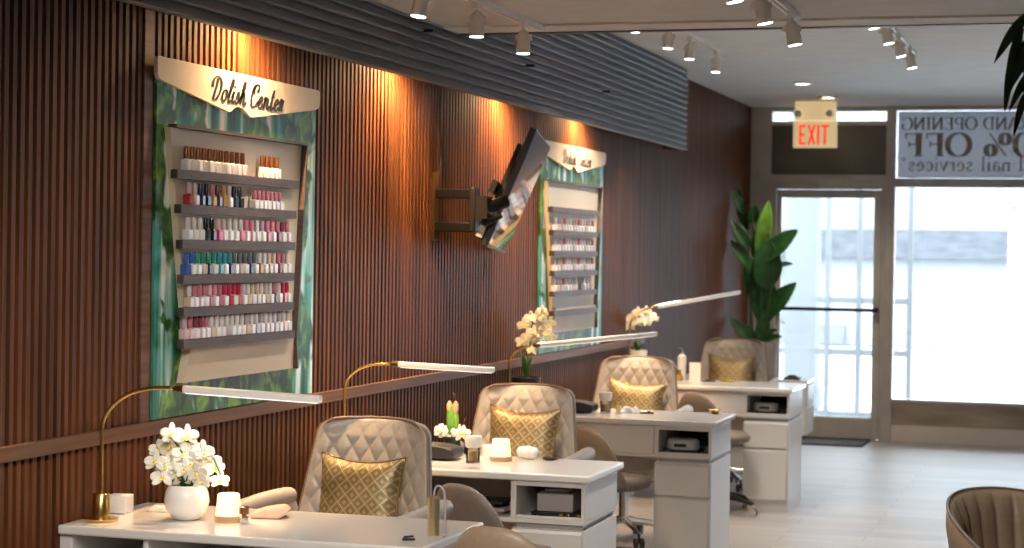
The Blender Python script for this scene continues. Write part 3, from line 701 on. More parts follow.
# ================================================================== quilted chairs
def make_chair():
    t=thing('quilted_chair','x','chair')
    # local frame: faces -Y; origin on floor under seat centre
    zb,zt=.46,.99
    def hw(z):
        k=(z-zb)/(zt-zb); w=.278-.070*k; r_=.05
        if z>zt-r_: w-= r_-math.sqrt(max(0,r_*r_-(z-(zt-r_))**2))
        return w
    def base(u,v,off=0.):
        s_=2*u-1; z=zb+(zt-zb)*(1-(1-v)**1.15 if v<1 else 1)
        z=zb+(zt-zb)*v
        w=hw(min(z,zt-1e-5))
        return s_*w, .20+.11*v-.075*abs(s_)**2.4+off, z-.004*abs(s_)**2*v
    def front(u,v):
        x_,y_,z=base(u,v)
        a=(x_*1.0+z*.66)/.031; b_=(x_*1.0-z*.66)/.031
        q=abs(math.sin(a*PI*.5*1.0))*abs(math.sin(b_*PI*.5))
        e=min(1,min(u,1-u)*9,(1-v)*9)
        return (x_,y_-.020*e**.5-.009*(q**.45)*e,z)
    def back(u,v):
        x_,y_,z=base(u,v,.045); e=min(1,min(u,1-u)*8,(1-v)*8)
        return (x_,y_+.012*e**.5-.01,z)
    MB().slab(front,back,120,110).build('backrest',M['leather'],t,smooth=180)
    pp=[]
    for k in range(25): x_,y_,z=base(0,k/24,.004); pp.append((x_-.002,y_,z))
    for k in range(1,24): x_,y_,z=base(k/24,1,.004); pp.append((x_,y_,z+.002))
    for k in range(25): x_,y_,z=base(1,1-k/24,.004); pp.append((x_+.002,y_,z))
    MB().tube(pp,.0065,8).build('piping',M['piping'],t,smooth=180)
    # seat cushion
    def sq(u,v,top):
        a=2*u-1; b_=2*v-1
        x_=a*math.sqrt(1-.35*b_*b_/1.4)*.25; y_=b_*math.sqrt(1-.35*a*a/1.4)*.25-.02
        e=max(0,1-max(abs(a),abs(b_))**6)
        return (x_,y_,.445+(.04*e if top else -.055*e-.01))
    MB().slab(lambda u,v:sq(u,v,1),lambda u,v:sq(u,v,0),20,20).build('seat',M['leather'],t,smooth=180)
    for sx in (-1,1):
        # low padded arm wrapping forward from the backrest
        def af(u,v,o,sx=sx):
            # u along arm back->front, v bottom->top
            zt_=.715-.045*u**2-.10*max(0,u-.8)**1*2
            z=.44+(zt_-.44)*v
            x_=(.245+.058*v*(1-.2*u)+.022*math.sin(PI*min(u*1.1,1))+o*(1-.55*v**4))
            y_=.20-.50*u+.03*(1-v)
            return (sx*x_,y_,z)
        def fr_(u,v): return af(u,v,-.026)
        def bk_(u,v): return af(u,v,.030)
        MB().slab(fr_,bk_,16,12).tube([af(k/16,1,.0) for k in range(17)],[.028]+[.032]*15+[.022],10).build('armrest',M['leather'],t,smooth=70)
    MB().lathe([(.05,.385),(.11,.395),(.11,.40)],n=16).build('seat_plate',M['black_metal'],t)
    MB().cyl((0,0,.10),.026,.17).lathe([(.015,.27),(.015,.39)],n=14).build('gas_column',M['chrome'],t)
    for k in range(5):
        a=2*PI*k/5+.3; c,s_=math.cos(a),math.sin(a)
        lg=MB().tube([(c*.02,s_*.02,.115),(c*.15,s_*.15,.10),(c*.27,s_*.27,.075)],[.022,.017,.012],8).build('base_leg',M['chrome'],t)
        cs=MB().tube([(c*.27-s_*.012,s_*.27+c*.012,.027),(c*.27-s_*.024,s_*.27+c*.024,.027)],.027,14).tube([(c*.27+s_*.012,s_*.27-c*.012,.027),(c*.27+s_*.024,s_*.27-c*.024,.027)],.027,14).tube([(c*.27,s_*.27,.027),(c*.27,s_*.27,.075)],.007,8)
        cs.tube([(c*.27-s_*.02,s_*.27+c*.02,.03),(c*.27+s_*.02,s_*.27-c*.02,.03)],.006,8).build('caster',M['black'],lg)
    return t
ch0=make_chair()
chairs=[((-2.39,5.86),-.14,'beige quilted armchair behind the desk closest to the camera, gold pillow on it'),
        ((-2.37,7.70),-.07,'beige quilted armchair behind the second manicure desk'),
        ((-2.44,10.12),-.06,'beige quilted armchair behind the third manicure desk'),
        ((-2.365,12.72),-.04,'beige quilted armchair behind the farthest manicure desk, beside the planter')]
for i,((x_,y_),rz,lab) in enumerate(chairs):
    c=ch0 if i==0 else copy_tree(ch0)
    c.location=(x_,y_,0); c.rotation_euler=(0,0,rz); c['label']=lab; c['category']='chair'; c['group']='beige quilted armchairs'
# pillows
def make_pillow(w,h,name='throw_pillow'):
    t=thing(name,'x','pillow')
    def pf_(sg):
        def fn(u,v):
            a=2*u-1; b_=2*v-1
            x_=a*w/2*(1-.10*(1-b_*b_)); z=b_*h/2*(1-.17*(1-a*a))
            e=max(0,(1-a**4)*(1-b_**4))
            return (x_,sg*.052*e**.55,z)
        return fn
    MB().slab(pf_(-1),pf_(1),36,36).build('cover',M['brocade'],t,smooth=180)
    pts=[]
    f0=pf_(0)
    for k in range(24): pts.append(f0(k/24,0))
    for k in range(24): pts.append(f0(1,k/24))
    for k in range(24): pts.append(f0(1-k/24,1))
    for k in range(25): pts.append(f0(0,1-k/24))
    MB().tube(pts,.0035,6).build('cord_edge',M['brass_dark'],t,smooth=180)
    return t
p0=make_pillow(.325,.335)
for i,((x_,y_),rz,lab) in enumerate(chairs):
    q=p0 if i==0 else copy_tree(p0)
    q.location=(x_+(.026,.028,.018,.0)[i],y_+.125,(.715,.742,.703,.726)[i]); q.rotation_euler=(math.radians(-11),(0.,.02,.06,.02)[i],rz)
    q['label']=['gold brocade pillow on the quilted armchair closest to the camera','gold brocade pillow on the armchair behind the second desk','gold brocade pillow on the armchair behind the third desk','gold brocade pillow on the farthest quilted armchair near the planter'][i]
    q['category']='pillow'; q['group']='gold brocade pillows'

# ================================================================== technician stools
def make_stool(lm,label):
    t=thing('swivel_stool',label,'stool')
    # faces +Y locally
    MB().lathe([(.02,.455),(.15,.458),(.19,.475),(.198,.50),(.18,.525),(.10,.535),(.001,.537)],n=32).build('seat',lm,t,smooth=180)
    def bf(u,v,o):
        a=(2*u-1); ang=a*1.0
        top=.30*(1-abs(a)**2.6)
        r_=.215+o+.03*v
        z=.50+top*v*1.0-.02
        return (math.sin(ang)*r_,-math.cos(ang)*r_+.02-.03*v,z)
    def f1(u,v):
        e=min(1,min(u,1-u)*7,(1-v)*5); return bf(u,v,-.020*e**.5)
    def f2(u,v):
        e=min(1,min(u,1-u)*7,(1-v)*5); return bf(u,v,.020*e**.5)
    MB().slab(f2,f1,40,16).build('backrest',lm,t,smooth=180)
    MB().obox((0,-.05,.45),(0,-.215,.47),.05,.012).build('back_bracket',M['black_metal'],t)
    MB().cyl((0,0,.10),.026,.19).lathe([(.014,.29),(.014,.455)],n=14).build('gas_column',M['chrome'],t)
    for k in range(5):
        a=2*PI*k/5+.1; c,s_=math.cos(a),math.sin(a)
        lg=MB().tube([(c*.02,s_*.02,.115),(c*.15,s_*.15,.10),(c*.25,s_*.25,.075)],[.022,.017,.012],8).build('base_leg',M['black_metal'],t)
        MB().tube([(c*.25-s_*.012,s_*.25+c*.012,.027),(c*.25-s_*.024,s_*.25+c*.024,.027)],.027,14).tube([(c*.25+s_*.012,s_*.25-c*.012,.027),(c*.25+s_*.024,s_*.25-c*.024,.027)],.027,14).tube([(c*.25,s_*.25,.027),(c*.25,s_*.25,.075)],.007,8).tube([(c*.25-s_*.02,s_*.25+c*.02,.03),(c*.25+s_*.02,s_*.25-c*.02,.03)],.006,8).build('caster',M['chrome'],lg)
    return t
st=make_stool(M['leather_dk'],'taupe swivel stool with curved low back tucked at the second manicure desk')
sts=[st,copy_tree(st),copy_tree(st)]
for o,(x_,y_),rz,z,lab in zip(sts,[(-2.05,6.62),(-2.24,9.02),(-2.17,11.42)],[-.40,-.40,-.45],[-.03,-.035,-.03],['second','third','farthest']):
    o.location=(x_,y_,0); o.rotation_euler=(0,0,rz); o['group']='taupe swivel stools'
    o['label']='taupe swivel stool with curved low back at the %s manicure desk'%lab
    for ch in o.children:
        if ch.name.startswith(('seat','backrest','back_bracket')): ch.location.z=z
st0=make_stool(M['leather_tan'],'leather swivel stool with warm light painted as tan, front corner of the closest manicure desk')  # warm light on this stool is put into its leather colour
st0.location=(-1.455,4.98,0); st0.rotation_euler=(0,0,-.15)
for ch in st0.children:
    if ch.name.startswith(('seat','backrest','back_bracket')): ch.location.z=.078
# channel tufted tub chairs at right
def tub_chair(label,loc,rz):
    t=thing('tub_chair',label,'chair',loc,rz)
    N=15
    def sh(u,v,o):
        a=(2*u-1)*1.95
        hgt=.46+(.80-.46)*(1-.32*abs(2*u-1)**2.2)*1.0 if False else .46
        top=.45+.345*(1-.55*abs(2*u-1)**2.2)
        z=.36+(top-.36)*v
        r_=.235+.065*v+o
        return (math.sin(a)*r_*1.0,-math.cos(a)*r_,z)
    def inn(u,v):
        e=min(1,min(u,1-u)*10,(1-v)*6); g=abs(math.sin(u*N*PI))**.5
        return sh(u,v,-.022*e**.5-.014*g*e)
    def out(u,v):
        e=min(1,min(u,1-u)*10,(1-v)*6); return sh(u,v,.020*e**.5)
    MB().slab(out,inn,150,18).build('backrest',M['leather_tan'],t,smooth=180)
    MB().tube([sh(k/60,1,.004) for k in range(61)],.006,8).build('piping',M['leather_dk'],t,smooth=180)
    MB().lathe([(.02,.36),(.20,.362),(.235,.385),(.24,.43),(.215,.455),(.10,.465),(.001,.467)],n=32).build('seat',M['leather_tan'],t,smooth=180)
    for k in range(4):
        a=PI/4+k*PI/2; c,s_=math.cos(a),math.sin(a)
        MB().tube([(c*.14,s_*.14,.37),(c*.24,s_*.24,0)],[.016,.010],10).build('leg',M['black_metal'],t)
    return t
tub_chair('tan channel-tufted tub chair at the lower right edge',(-.145,6.43,0),math.radians(-135))

# ================================================================== lamps on desks
def desk_lamp(label, base, pts, bar0, bar1, hidden=False):
    t=thing('desk_lamp',label,'lamp',base,group='brass gooseneck desk lamps')
    B=Vector(base)
    MB().lathe([(.050,0),(.052,.004),(.052,.008),(.030,.010)],n=32).build('base_plate',M['brass'],t)
    MB().lathe([(.0255,.0),(.0255,.07),(.023,.073)],(0,0,.009),n=28).build('base_cylinder',M['brass'],t)
    P=[Vector((0,0,.07))]+[Vector(p)-B for p in pts]
    MB().tube(interp(P,8),.0062,10).build('neck',M['brass'],t,smooth=180)
    a=Vector(bar0)-B; b_=Vector(bar1)-B; d_=(b_-a).normalized()
    MB().tube([a-d_*.03,a-d_*.005,a+d_*.004],[.009,.013,.013],12).build('joint',M['brass_dark'],t)
    br_=MB(); 
    br_.obox(a,b_,.030,.021); 
    h=br_.build('lamp_head',M['track_white'],t,bevel=.005,seg=3)
    MB().obox(a+d_*.01-Vector((0,0,.0105)),b_-d_*.01-Vector((0,0,.0105)),.022,.004).build('led_strip',M['led'],h)
    L=bpy.data.lights.new('led','AREA'); L.shape='RECTANGLE'; L.size=(b_-a).length; L.size_y=.02; L.energy=1.1; L.color=(1,.95,.88)
    g=bpy.data.objects.new('led_light',L); col.objects.link(g); g.parent=t; g.location=(a+b_)/2-Vector((0,0,.012))
    g.rotation_euler=(0,0,math.atan2(d_.y,d_.x))
    return t
desk_lamp('brass gooseneck lamp with white bar head on the desk closest to the camera',(-2.805,5.03,.7605),
  [(-2.806,5.03,.95),(-2.806,5.03,1.03),(-2.795,5.035,1.075),(-2.765,5.05,1.115),(-2.72,5.06,1.142),(-2.66,5.07,1.156),(-2.60,5.08,1.158)],(-2.565,5.08,1.156),(-2.135,5.10,1.140))
desk_lamp('brass gooseneck lamp at the left end of the second manicure desk',(-2.79,6.90,.7605),
  [(-2.79,6.90,.96),(-2.79,6.90,1.03),(-2.775,6.905,1.075),(-2.73,6.92,1.112),(-2.67,6.93,1.128),(-2.62,6.94,1.130)],(-2.585,6.95,1.130),(-2.195,6.95,1.120))
desk_lamp('brass gooseneck lamp on the third manicure desk, bar swung away',(-2.822,9.19,.7605),
  [(-2.822,9.19,.92),(-2.822,9.19,1.00),(-2.815,9.19,1.04),(-2.79,9.21,1.075),(-2.745,9.25,1.096)],(-2.70,9.30,1.100),(-2.22,9.88,1.150))
desk_lamp('brass gooseneck lamp on the farthest manicure desk, bar raised toward the door',(-2.80,11.70,.7605),
  [(-2.80,11.70,1.0),(-2.80,11.70,1.10),(-2.79,11.71,1.15),(-2.76,11.73,1.19),(-2.72,11.76,1.215),(-2.68,11.80,1.230)],(-2.655,11.83,1.238),(-2.19,12.2,1.335))
def candle_lamp(label, loc, s_=1.):
    t=thing('candle_lamp',label,'lamp',loc,group='glowing candle lamps')
    MB().lathe([(.042*s_,0),(.043*s_,.003),(.042*s_,.017*s_),(.040*s_,.018*s_)],n=28).build('wood_base',M['pale_wood'],t)
    MB().lathe([(.040*s_,.018*s_),(.040*s_,.022*s_),(.0335*s_,.082*s_),(.030*s_,.085*s_),(.001,.085*s_)],n=28).build('shade',M['glow'],t)
    L=bpy.data.lights.new('candle','POINT'); L.energy=.35; L.color=(1,.66,.36); L.shadow_soft_size=.04
    g=bpy.data.objects.new('candle_light',L); col.objects.link(g); g.parent=t; g.location=(0,-.02,.13*s_)
candle_lamp('glowing cream candle lamp beside the orchid bowl on the closest desk',(-2.455,5.165,.7605),.97)
candle_lamp('glowing cream candle lamp on the second desk before the pillow',(-2.197,7.06,.7605),1.0)
tag(MB().lathe([(.028,0),(.030,.004),(.027,.052),(.024,.055),(.001,.053)],n=24).build('candle_cup',M['ceramic'],loc=(-2.262,7.11,.7605)),'small cream candle cup left of the glowing lamp on the second desk','candle')

# ================================================================== flowers
def petal(mb, c, d, n_, L_, w_, cup=.15, k=6):
    c=Vector(c); d=Vector(d).normalized(); n_=Vector(n_).normalized(); s_=d.cross(n_).normalized()
    def fn(u,v):
        t_=v; ww=w_*math.sin(PI*min(1,(t_*.86+.07)))**.7
        a=(2*u-1)
        return c+d*(L_*t_)+s_*(a*ww)+n_*(cup*L_*(t_*t_*.6)-cup*w_*1.2*(1-a*a)*.3)
    mb.grid(fn,4,k)
def blossom(parent, c, face, s_):
    face=Vector(face).normalized(); up=Vector((0,0,1)); r_=face.cross(up).normalized(); u_=r_.cross(face)
    m_=MB()
    for ang,ln,wd in ((90,1.05,.30),(215,1.05,.30),(325,1.05,.30),(172,1.05,.46),(8,1.05,.46)):
        a=math.radians(ang+random.uniform(-8,8)); d_=r_*math.cos(a)+u_*math.sin(a)
        petal(m_,Vector(c)+face*(.002 if wd>.5 else 0),d_,face,s_*ln,s_*wd,random.uniform(.02,.28))
    o=m_.build('blossom',M['petal'],parent,recalc=False,smooth=180)
    sd=o.modifiers.new('thick','SOLIDIFY'); sd.thickness=.0012
    l=MB().ell(Vector(c)+face*.006-u_*s_*.12,s_*.17,s_*.17,s_*.2,8,6)
    petal(l,Vector(c)+face*.006,-u_+face*.6,face,s_*.45,s_*.16,.3,4)
    l.build('lip',M['lip'],o,recalc=False,smooth=180)
def strap_leaf(parent, base, d, L_, w_, bend, mt='leaf', name='leaf'):
    base=Vector(base); d=Vector(d).normalized(); h=Vector((d.x,d.y,0)); h=h.normalized() if h.length>.01 else Vector((1,0,0)); s_=h.cross(Vector((0,0,1)))
    def fn(u,v):
        a=2*u-1; p=base+d*(L_*v)+Vector((0,0,-bend*L_*v*v))+h*(bend*.5*L_*v*v)
        ww=w_*math.sin(PI*min(1,(v*.8+.18)))**.6
        return p+s_*(a*ww)+Vector((0,0,.25*ww*abs(a)))
    o=MB().grid(fn,4,10).build(name,M[mt],parent,recalc=False,smooth=180)
    sd=o.modifiers.new('thick','SOLIDIFY'); sd.thickness=.0025
# orchid 1
o1=thing('potted_orchid','white orchid in round white ceramic bowl on the closest manicure desk','plant',(-2.585,5.15,.7605),group='potted white orchids')
pot=MB().lathe([(.030,0),(.042,.004),(.062,.03),(.068,.055),(.064,.082),(.054,.102),(.050,.104),(.049,.100),(.058,.080),(.05,.075)],n=36,close=False).lathe([(.001,0),(.03,0)],n=36,close=False).build('bowl',M['ceramic'],o1,smooth=60)
MB().lathe([(.057,.084),(.03,.092),(.001,.094)],n=24,close=False).build('soil',M['soil'],o1)
MB().tube([(0,0,.09),(.004,.0,.14),(-.01,0,.19),(-.05,0,.24),(-.10,0,.24)],.003,8).tube([(.01,0,.09),(.02,0,.16),(.05,0,.205),(.09,-.01,.19),(.115,-.01,.14)],.003,8).build('flower_stem',M['stem'],o1)
for a in (30,100,170,250,320): strap_leaf(o1,(.01*math.cos(math.radians(a)),.01*math.sin(math.radians(a)),.09),(math.cos(math.radians(a))*.35,math.sin(math.radians(a))*.35,1),.075,.014,.2)
F=Vector((.25,-1,.05))
for (u_,v_,sz) in ((162,478,.036),(153,463,.034),(160,447,.036),(170,434,.034),(149,452,.030),(153,475,.028),(168,456,.036),(183,436,.034),(178,455,.036),(186,450,.034),(176,470,.036),(188,468,.034),(181,478,.034),(199,452,.036),(208,462,.036),(202,472,.034),(211,451,.030),(215,468,.030),(207,480,.028),(217,481,.028),(195,462,.036),(164,468,.034)):
    x_=(u_-183)/345.; z=(521-v_)/345.
    blossom(o1,(x_,random.uniform(-.045,.03)-.01,z+.004),F+Vector((random.uniform(-.45,.35)+x_*3,0,random.uniform(-.3,.3))),sz)
# small flower arrangement on second desk
fa=thing('flower_arrangement','small arrangement of green bud and white blossoms on the second desk','flowers',(-2.440,7.19,.7605))
MB().lathe([(.03,0),(.035,.02),(.03,.07),(.026,.072)],n=20).build('vase',M['pot_black'],fa)
MB().lathe([(.011,.07),(.017,.11),(.018,.16),(.013,.195),(.004,.20)],(-.008,0,0),n=12).lathe([(.008,.07),(.013,.11),(.013,.15),(.006,.17)],(.012,0,0),n=12).build('green_bud',M['leaf_lt'],fa)
MB().lathe([(.006,.165),(.012,.18),(.012,.20),(.004,.215)],(-.014,-.004,0),n=10).lathe([(.006,.165),(.012,.18),(.012,.20),(.004,.215)],(.012,-.004,0),n=10).build('bud_tip',M['bud'],fa)
MB().tube([(0,0,.18),(.002,0,.235)],.002,6).ell((.002,0,.24),.004,.004,.006,8,5).tube([(.02,0,.08),(.045,0,.13),(.058,0,.165)],.0015,6).build('stamen',M['copper'],fa)
for (x_,z,sz) in ((-.045,.092,.03),(-.028,.085,.03),(.03,.092,.032),(.048,.09,.03),(.04,.082,.03),(-.055,.102,.02)):
    blossom(fa,(x_,-.01,z),F+Vector((x_*8,0,random.uniform(.1,.6))),sz)
strap_leaf(fa,(.01,0,.075),(.9,-.2,.35),.06,.01,.2,'leaf_lt')
# orchid 2: black bowl on third desk
o2=thing('potted_orchid','white orchid in black bowl on the third manicure desk','plant',(-2.80,9.42,.7605),group='potted white orchids')
MB().lathe([(.045,0),(.055,.01),(.062,.08),(.075,.165),(.072,.166),(.060,.09),(.03,.085)],n=30).build('bowl',M['pot_black'],o2,smooth=60)
MB().lathe([(.071,.155),(.03,.162),(.001,.163)],n=20,close=False).build('soil',M['soil'],o2)
MB().tube(interp([(.0,0,.16),(.012,0,.30),(.03,0,.42),(.015,0,.50)],5),.0035,8).build('flower_stem',M['stem'],o2)
for a,L_ in ((60,.13),(150,.15),(260,.14),(340,.10)): strap_leaf(o2,(0,0,.16),(math.cos(math.radians(a))*.22,math.sin(math.radians(a))*.22,1),L_,.014,.12)
for (u_,v_,sz) in ((509,342,.038),(515,344,.03),(520,335,.036),(513,325,.038),(517,318,.034),(526,317,.036),(530,325,.038),(535,332,.036),(541,337,.032),(538,323,.034),(532,314,.032),(524,332,.038),(528,342,.034),(516,336,.03),(522,350,.028),(541,343,.026),(531,310,.026)):
    x_=(u_-513)/193.; z=(385-v_)/193.+.125
    blossom(o2,(x_-.01,random.uniform(-.04,.03),z),F+Vector((random.uniform(-.4,.4),0,random.uniform(-.3,.3))),sz)
# orchid 3: white pot on farthest desk
o3=thing('potted_orchid','small white orchid in white pot on the farthest manicure desk','plant',(-2.805,11.95,.7605),group='potted white orchids')
MB().lathe([(.045,0),(.052,.01),(.064,.19),(.060,.19),(.055,.16),(.02,.16)],n=30).build('pot',M['ceramic'],o3,smooth=60)
MB().lathe([(.058,.175),(.03,.18),(.001,.182)],n=20,close=False).build('soil',M['soil'],o3)
MB().tube(interp([(.0,0,.17),(-.01,0,.25),(.0,0,.34),(.03,0,.38)],5),.0035,8).build('flower_stem',M['stem'],o3)
for a,L_ in ((20,.09),(100,.10),(190,.12),(260,.10),(330,.08)): strap_leaf(o3,(0,0,.17),(math.cos(math.radians(a))*.4,math.sin(math.radians(a))*.4,1),L_,.016,.15)
for (u_,v_,sz) in ((622,326,.036),(625,317,.036),(631,312,.036),(638,311,.034),(643,315,.036),(647,318,.034),(636,320,.038),(629,322,.038),(621,319,.03),(640,322,.03)):
    x_=(u_-630)/152.; z=(357-v_)/152.+.14
    blossom(o3,(x_,random.uniform(-.04,.03),z),F+Vector((random.uniform(-.4,.4),0,random.uniform(-.3,.3))),sz)

# ---------------------------------------------------------------- big plant by the door
bp_=thing('potted_plant','tall broad-leaved plant in a beige planter beside the glass door','plant',(-2.635,15.55,0))
MB().lathe([(.12,0),(.125,.01),(.165,.86),(.150,.862),(.145,.80),(.05,.80)],n=36).build('planter',M['pot_beige'],bp_,smooth=60)
MB().lathe([(.148,.80),(.05,.82),(.001,.822)],n=20,close=False).build('soil',M['soil'],bp_)
for x_,y_,h_,dx in ((0,0,1.9,-.06),(.04,.02,1.75,.03),(-.04,.03,1.95,-.12),(.02,-.04,1.6,.02),(-.06,-.02,1.6,-.03),(.07,-.02,1.4,.06)):
    MB().tube(interp([(x_,y_,.80),(x_+dx*.3,y_,1.2),(x_+dx,y_-.02,h_)],5),[.010]*4+[.009]*4+[.007]*3,8).build('stem',M['stem'],bp_)
def big_leaf(p, d, n_, L_, w_, mt='leaf', bend=.25):
    p=Vector(p); d=Vector(d).normalized(); n_=Vector(n_); n_=(n_-d*n_.dot(d)).normalized(); s_=d.cross(n_)
    def fn(u,v):
        a=2*u-1; ww=w_*(math.sin(PI*v**.85)**.75 if 0<v<1 else 0)
        return p+d*(L_*v)-n_*(bend*L_*v*v)+s_*(a*ww)+n_*(.28*ww*abs(a)-.012*math.cos(a*9)*0)
    o=MB().grid(fn,8,14).build('leaf',M[mt],bp_,recalc=False,smooth=180)
    sd=o.modifiers.new('thick','SOLIDIFY'); sd.thickness=.002
def pl(u,v): return ((u-765)/121.3, (255-v)/121.3+1.58)
def LF(u0,v0,u1,v1,w_,y_=0,n_=(.3,-1,.2),mt='leaf',bend=.15):
    x0,z0_=pl(u0,v0); x1,z1=pl(u1,v1); x0=max(x0,-.15); x1=max(x1,-.21); p=Vector((x0,y_,z0_)); q=Vector((x1,y_-.05,z1)); big_leaf(p,q-p,n_,(q-p).length,w_,mt,bend)
LF(770,262,801,228,.095,-.03,(-.3,-1,.5)); LF(772,290,776,240,.125,-.05,(.3,-1,.1)); LF(774,318,800,281,.085,-.02,(-.2,-1,.5))
LF(770,325,772,272,.115,.02); LF(762,255,776,203,.07,.03,(.6,-1,.1),'leaf_lt'); LF(752,232,740,190,.05,.02,(-.5,-1,.2))
LF(755,250,735,222,.06,-.03,(.2,-1,.5)); LF(757,270,733,240,.055,-.04,(.3,-.9,.6)); LF(748,215,728,192,.04,.0,(.2,-1,.5))
LF(760,262,768,222,.07,.06,(.4,-1,0)); LF(756,225,760,205,.05,.05); 
LF(758,300,752,265,.05,.03); LF(768,345,774,310,.06,-.05); LF(760,342,735,318,.055,-.05,(.2,-1,.6)); LF(764,345,748,322,.05,-.02)
LF(770,342,789,334,.05,-.03,(0,-.7,1)); LF(768,338,783,328,.04,.03,(0,-.7,1)); LF(780,268,797,262,.04,.06,(0,-.7,1)); LF(765,300,760,270,.07,.04); 
LF(764,290,757,258,.07,-.02); 
# palm fronds entering at top right: tall palm standing beside the camera's right edge
pm=thing('potted_palm','tall palm with narrow drooping dark leaves at the upper right edge','plant',(.28,4.95,0))
MB().lathe([(.14,0),(.15,.01),(.19,.42),(.17,.42),(.16,.38),(.05,.38)],n=32).build('planter',M['pot_black'],pm,smooth=60)
MB().lathe([(.165,.36),(.05,.385),(.001,.386)],n=20,close=False).build('soil',M['soil'],pm)
MB().tube(interp([(0,0,.36),(.02,0,1.0),(-.01,0,1.6),(0,0,2.05)],5),.02,10).build('trunk',M['soil'],pm)
def frond(tip, arch, leaves):
    a=Vector((0,0,2.03)); b_=Vector(tip); m1=(a+b_)/2+Vector((0,0,arch)); P=interp([a,m1,b_],8)
    MB().tube(P,.004,6).build('frond_stem',M['palm'],pm)
    for p,d_,L_,w_ in leaves:
        p=Vector(p); d_=Vector(d_).normalized(); s_=d_.cross(Vector((0,-1,0))).normalized()
        def fn(u,v): 
            a_=2*u-1; return p+d_*(L_*v)+Vector((0,0,-.06*v*v))+s_*(a_*w_*math.sin(PI*(.12+.88*v))**.8)+Vector((0,-.3*abs(a_)*w_,0))
        o=MB().grid(fn,4,8).build('leaf',M['palm'],pm,recalc=False,smooth=180)
        sd=o.modifiers.new('thick','SOLIDIFY'); sd.thickness=.001
def q(u,v,dy=0): return ((u-1190)/357.+.0,dy,1.58+(255-v)/357.)   # rough local position at its depth
frond(q(1020,45),.06,[(q(1032,35),(-.75,0,-.55),.11,.014),(q(1024,48),(-.3,0,-.95),.13,.012),(q(1020,55),(-.2,.1,-1),.13,.012),(q(1018,70),(-.25,0,-1),.09,.011),(q(1028,60),(-.45,0,-.9),.10,.012),(q(1034,48),(-.1,0,-1),.16,.014)])
frond(q(1030,90),.1,[(q(1035,70),(-.6,0,-.4),.07,.012),(q(1035,88),(-.75,0,-.5),.07,.012),(q(1030,106),(-.5,0,-.8),.06,.010),(q(1036,98),(-.2,0,-1),.10,.012)])
frond((.35,.2,1.9),.15,[((.3,.15,1.95),(.5,.2,-.8),.2,.015),((.2,.1,2.05),(.3,.4,-.8),.2,.015)])
frond((.25,-.3,1.9),.15,[((.2,-.25,1.98),(.5,-.4,-.8),.2,.015),((.12,-.15,2.05),(.2,-.5,-.8),.2,.015)])

# ================================================================== TV on wall arm
tv=thing('wall_television','black flat television tilted forward on an articulated wall arm','television',(W,8.08,0))
o=Vector((W,8.08,0))
MB().box(0,.014,.06,.12,1.62,1.93).build('wall_plate',M['brass_dark'],tv,bevel=.002)
arm=MB()
for z in (1.685,1.835):
    arm.obox((.01,.09,z),(.215,.02,z-.004),.035,.045); 
arm.box(.205,.235,-.02,.04,1.66,1.86)
arm.build('arm',M['black_metal'],tv,bevel=.006)
MB().tube([(.235,.01,1.765),(.30,.05,1.78),(.34,.10,1.80)],.03,12).box(.235,.29,-.02,.05,1.72,1.82).tube([(.26,.02,1.70),(.33,.06,1.74)],.018,10).build('pivot',M['black_metal'],tv)
top=Vector((-2.434,8.3,2.134)); bot=Vector((-2.65,8.3,1.581)); up=Vector((.216,.064,.553)).normalized(); bot=top-up*.585; wv=Vector((-.19,.9,-.031)); wv=(wv-up*wv.dot(up)).normalized(); nrm=wv.cross(up).normalized()
if nrm.x<0: nrm=-nrm
H_=.585; Wd=.90
def tvp(a,b_,c): return bot-o+wv*a+up*b_+nrm*c
def tvbox(a0,a1,b0,b1,c0,c1):
    m_=MB(); vs=[tvp(a,b_,c) for c in (c0,c1) for b_ in (b0,b1) for a in (a0,a1)]
    return m_.add(vs,[(0,1,3,2),(4,6,7,5),(0,4,5,1),(2,3,7,6),(0,2,6,4),(1,5,7,3)])
body=tvbox(0,Wd,0,H_,-.03,0); body.build('shell',M['tv_shell'],tv,bevel=.004)
tvbox(.008,Wd-.008,.016,H_-.008,-.002,.0015).build('screen',M['screen'],tv)
tvbox(.18,Wd-.18,.08,H_-.16,-.062,-.029).build('rear_housing',M['tv_shell'],tv,bevel=.01)
tvbox(.02,.05,.02,.11,-.075,-.030).build('side_box',M['black'],tv,bevel=.003)
tvbox(.012,.0195,.03,.085,-.070,-.040).build('sticker',M['paper'],tv)
br2=tvbox(.25,.285,.05,H_-.08,-.085,-.062); br2.build('mount_rail',M['black_metal'],tv)
br3=tvbox(.12,.40,.24,.30,-.11,-.084); br3.build('mount_plate',M['black_metal'],tv)
cp=[(.012,-.04,2.24),(.012,-.045,2.12),(.014,-.02,2.02),(.016,-.0,1.93)]
tag(MB().tube(interp([Vector(c)+Vector((W,8.22,0)) for c in [(.006,.0,2.28),(.008,-.01,2.15),(.008,.02,2.05),(.01,.0,1.92)]],6),.005,8).build('power_cable',M['black']),'black cable running down the slatted wall above the television arm','cable')
tag(MB().tube(interp([(W+.22,8.28,1.66),(W+.20,8.30,1.60),(W+.205,8.30,1.52),(W+.2,8.3,1.44)],6),.004,8).build('hanging_cable',M['black']),'short black cable dangling below the television','cable')

